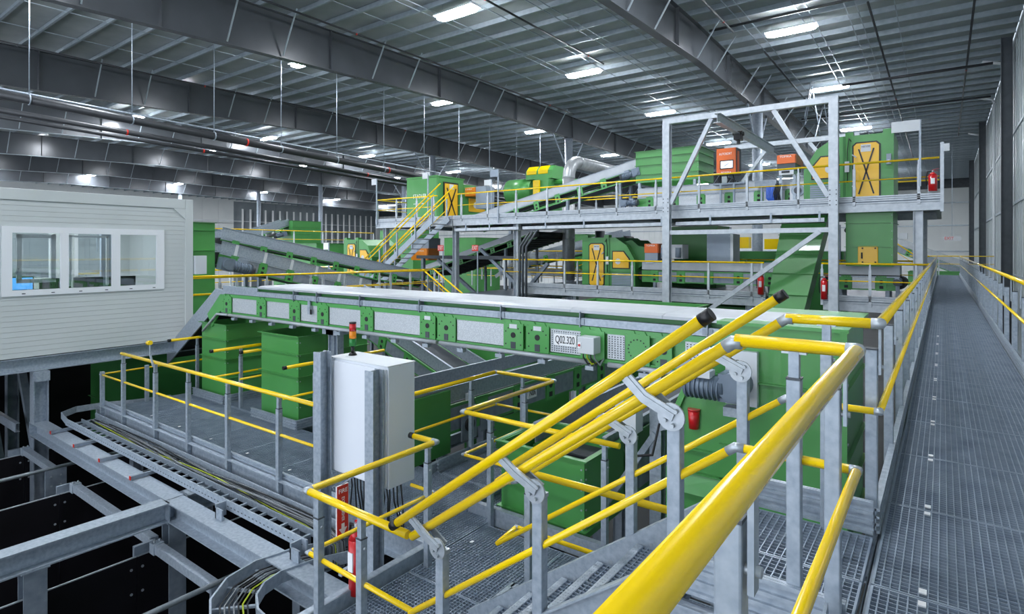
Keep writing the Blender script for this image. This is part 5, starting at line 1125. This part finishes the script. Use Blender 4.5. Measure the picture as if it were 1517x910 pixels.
# ================================================================== LONG STAIR ON THE LEFT
t = T('stair', 'long galvanised stair climbing right to the upper platform', 'stairs', (-20.2, 18.7, -.45))
sx0, sz0, sx1, sz1 = -22.7, -.45, -17.75, UZ; n = 15
trf = MB().box(0, 0, -.035, .27, .84, 0).mesh('tread', (0,0,0), 'alu')
for k in range(1, n): share(trf, 'tread', (sx0 + (sx1 - sx0)*k/n - .05, 18.3, sz0 + (sz1 - sz0)*k/n), t)
for y in (18.28, 19.16): MB().bar((sx0, y, sz0 + .03), (sx1, y, sz1 + .03), .02, .26).part('stringer', 'galv', t)
for y, lab in ((18.25, 'near yellow handrail of the long left stair'), (19.19, 'far yellow handrail of the long left stair')):
    q = T('stair_rail', lab, 'railing', (-20, y, 0))
    MB().tube([(sx0 - .45, y, sz0 + 1.0), (sx0 - .1, y, sz0 + 1.0), (sx1 - .05, y, sz1 + 1.02)], .03, 8).part('guard_tube', 'yellow', q)
    MB().tube([(sx0 - .25, y, sz0 + 1.12), (sx1 + .35, y, sz1 + 1.48)], .03, 8).part('grab_rail', 'yellow', q)
    MB().tube([(sx0, y, sz0 + .5), (sx1, y, sz1 + .52)], .02, 8).part('mid_rail', 'yellow', q)
    for f in (.05, .28, .52, .76, .97): x = sx0 + (sx1 - sx0)*f; z = sz0 + (sz1 - sz0)*f; MB().box(x - .03, y - .03, z - .1, x + .03, y + .03, z + 1.0).part('post', 'galv', q)
t = T('stair', 'stair going down right from the left platform behind the numbered conveyor', 'stairs', (-15, 18.1, -2))
for k in range(8): MB().box(-17.1 + .36*k, 17.1, -.5 - .22*k, -16.8 + .36*k, 17.55, -.47 - .22*k).part('tread', 'galv', t)
for y in (17.05, 17.6): MB().bar((-17.1, y, -.5), (-14.2, y, -2.3), .02, .22).part('stringer', 'galv', t)
for y, lab in ((17.0, 'near yellow handrail of the stair going down behind the numbered conveyor'), (17.65, 'far yellow handrail of the stair going down behind the numbered conveyor')):
    q = T('stair_rail', lab, 'railing', (-15, y, -1)); d = 0 if y < 17.3 else .0
    MB().tube([(-17.2, y, .66), (-14.0, y, -1.25)], .035, 8).part('guard_tube', 'yellow', q); MB().tube([(-17.2, y, .1), (-14.2, y, -1.8)], .022, 8).part('mid_rail', 'yellow', q)
    for x in (-16.9, -15.6): z = .66 - (x + 17.2)*.597; MB().box(x - .03, y - .03, z - 1.1, x + .03, y + .03, z).part('post', 'galv', q)
# ================================================================== DESCENDING CONVEYORS ON THE LEFT
conveyor('upper of two inclined conveyors descending right behind the cabin', (-20.2, 9.95, 1.88), (-20.2, 19.3, .08), .9, side=-1, h=.40, skirt=.34, plates=9, pan='', skm='galv', belt='rubber_dark', legs=((1.5, ZF), (7.5, ZF)))
conveyor('lower of two inclined conveyors descending right behind the cabin', (-18.6, 9.1, 1.39), (-18.6, 15.0, -.10), .9, side=-1, h=.40, skirt=.34, plates=6, pan='galv_dull', skm='galv', posts=1)
drive('big gear motor at the head of the lower inclined conveyor', (-17.9, 9.2, 1.02), (0, 1, -.24), 1.45)
hopper('green_hopper', 'tall green discharge box at the head of the two inclined conveyors', -20.9, 6.9, -18.0, 8.9, -2.4, 2.3, kick=False, ribs=(.66, .82, .95))
conveyor('far conveyor climbing right to a small green hopper', (-39.0, 16.0, .5), (-39.0, 24.5, 3.3), 1.0, side=-1, h=.45, skirt=.4, plates=6, skm='galv', pan='', legs=((2, ZF), (7, ZF)))
hopper('green_hopper', 'small distant green hopper at the head of the far conveyor', -40.2, 24.4, -38.0, 26.8, .3, 3.6, kick=False, ribs=(.7, .85))
drive('gear motor at the head of the far conveyor', (-38.3, 23.9, 2.6), (0, -1, -.3), 1.2)
far_guard('distant yellow rail behind the inclined conveyors', [(-31, 10.0, 2.6), (-31, 26, 2.6)], [(-31, 10 + 2*k, 2.6) for k in range(9)])
hopper('green_hopper', 'distant green container left of the distant sorter', -34, 20.5, -29.5, 24.0, -2.5, 1.85, kick=False, ribs=(.8,))
hopper('green_hopper', 'distant tall green container behind the distant sorter', -38.5, 33.0, -34.5, 36, -1, 3.1, kick=False, ribs=(.6, .85))
hopper('green_hopper', 'distant green container below the lettered green box', -31.5, 33.5, -28.3, 36.5, -2, 2.4, kick=False, ribs=(.4, .7))
hopper('green_hopper', 'distant green container under the upper platform beside the duct', -18.6, 30.2, -17.0, 32.6, .3, 2.4, kick=False, ribs=(.4, .7))
conveyor('steep dark bellied conveyor climbing right under the upper platform', (-22.0, 23.2, .35), (-14.9, 23.2, 2.3), 2.6, side=-1, h=.30, skirt=.24, plates=7, skm='alu', pan='', slats=22, legs=((2.0, ZF), (5.5, ZF)))
conveyor('pale conveyor far behind the duct on the middle level', (-20.5, 28.5, .7), (-13.5, 28.5, 2.2), .9, side=-1, h=.4, skirt=.3, plates=5, skm='galv')
# exit signs
for lab, u, y in (('left red EXIT sign on a pole under the upper platform', 653, 18.9), ('right red EXIT sign on a pole under the upper platform', 704, 18.9)):
    x = XU(u, y); t = T('exit_sign', lab, 'sign', (x, y, -.45)); MB().box(x - .02 + .12, y, -.45, x + .02 + .12, y + .04, 1.65).part('pole', 'galv', t)
    MB().box(x - .17, y - .02, 1.42, x + .17, y, 1.68).part('plate', 'sign_red', t); text('EXIT', .24, t, (x, y - .024, 1.55), (1, 0, 0), (0, 0, 1), 'white_print', wid=.29)
for lab, x, y, z in (('distant EXIT sign on the right end wall', .6, 60, 2.4),):
    t = T('exit_sign', lab, 'sign', (x, y, z)); MB().box(x - .6, y - .05, z - .2, x + .6, y, z + .2).part('plate', 'light_grey', t); text('EXIT', .35, t, (x - .2, y - .06, z), (1, 0, 0), (0, 0, 1), 'sign_red', wid=.6)
    MB().box(x - .02, y, z, x + .02, y + .04, roof_z(y)).part('hanger', 'galv', t)
# things beyond the end of the walkway
conveyor('far covered conveyor descending right beyond the walkway end', (-6.5, 58, 3.4), (2.2, 58, -.4), 1.2, side=-1, h=.6, skirt=.5, plates=5, skm='alu')
far_guard('yellow stair rail beyond the right column of the platforms', [(-3.5, 40, 2.9), (-1.2, 40, 1.1), (-.6, 40, 1.1)], [(-3, 40, 2.5), (-1.2, 40, 1.1)])
hopper('green_hopper', 'far green bin beyond the end of the walkway', -2.0, 50, 1.8, 53, -4, -.1, kick=False, ribs=(.8,))
far_guard('yellow rail on the far middle platform behind the grey cabinet', [(-13.0, 25.0, 1.07), (-.6, 25.0, 1.07)], [(-12.5 + 2.0*k, 25.0, 1.07) for k in range(6)])
t = T('machine_frame', 'yellow and green machine far behind the middle platform', 'machine', (-6.5, 30, 0))
MB().box(-8.8, 30, -2, -3.6, 31.5, 1.4).part('body', 'green_dark', t); MB().box(XU(1086, 30), 29.9, 1.55, XU(1110, 30), 30.4, 2.1).part('yellow_panel', 'yellow', t); MB().box(XU(1133, 30), 29.9, 1.5, XU(1156, 30), 30.4, 2.0).part('yellow_panel', 'yellow', t)
for x in (-8.6, -6.1, -3.8): MB().ibeam((x, 29.8, ZF), (x, 29.8, 2.6), .2, .2).part('leg', 'galv_dull', t)
# below the middle platform: bins and steelwork seen over the numbered conveyor
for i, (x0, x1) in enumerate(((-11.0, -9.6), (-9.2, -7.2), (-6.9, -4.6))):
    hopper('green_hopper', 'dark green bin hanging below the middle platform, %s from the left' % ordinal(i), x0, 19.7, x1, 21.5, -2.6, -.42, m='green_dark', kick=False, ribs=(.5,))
t = T('cable_duct', 'pair of dark vertical cable ducts beside the platform leg', 'duct', (-14.6, 19.0, -2))
for dx in (-.2, -.05, .12): MB().tube([(XU(776, 19.0) + dx, 19.0, -3), (XU(776, 19.0) + dx, 19.0, 1.6), (XU(776, 19.0) + dx + .35, 19.2, 2.2)], .05, 6).part('cable_run', 'dark_steel', t)

# clutter of rails, stairs and braces under the upper platform
far_guard('yellow rail behind the EXIT signs on the middle level', [(-22.0, 26.4, .95), (-13.2, 26.4, .95)], [(-21.8 + 1.4*k, 26.4, .95) for k in range(7)])
far_guard('lower yellow rail far below the dark bellied conveyor', [(-27.0, 31.0, .2), (-16.0, 31.0, .2)], [(-26.5 + 1.7*k, 31.0, .2) for k in range(7)])
t = T('support_brace', 'crossed grey steel braces below the dark bellied conveyor', 'bracing', (-18.5, 20.3, -2))
for p0, p1 in (((-19.6, 20.4, 1.0), (-16.2, 20.4, -1.2)), ((-17.0, 20.5, 1.5), (-14.6, 20.5, -.3)), ((-15.2, 20.6, -1.0), (-13.4, 20.6, .9))): MB().bar(p0, p1, .14, .14).part('brace_bar', 'galv_dull', t)
MB().bar((-21.0, 20.4, 1.12), (-14.4, 20.4, 1.12), .16, .16).part('tie_beam', 'dark_steel', t)
for x in (-20.6, -14.6): MB().ibeam((x, 20.4, ZF), (x, 20.4, 1.04), .16, .16).part('leg', 'galv_dull', t)
t = T('stair', 'small far stair seen below the dark bellied conveyor', 'stairs', (-20, 27.5, 0))
for k in range(8): MB().box(-20.8 + .32*k, 26.7, .0 + .2*k, -20.55 + .32*k, 27.3, .03 + .2*k).part('tread', 'galv_bright', t)
for y in (26.65, 27.35): MB().bar((-21.0, y, -.1), (-18.2, y, 1.6), .03, .2).part('stringer', 'galv_bright', t)
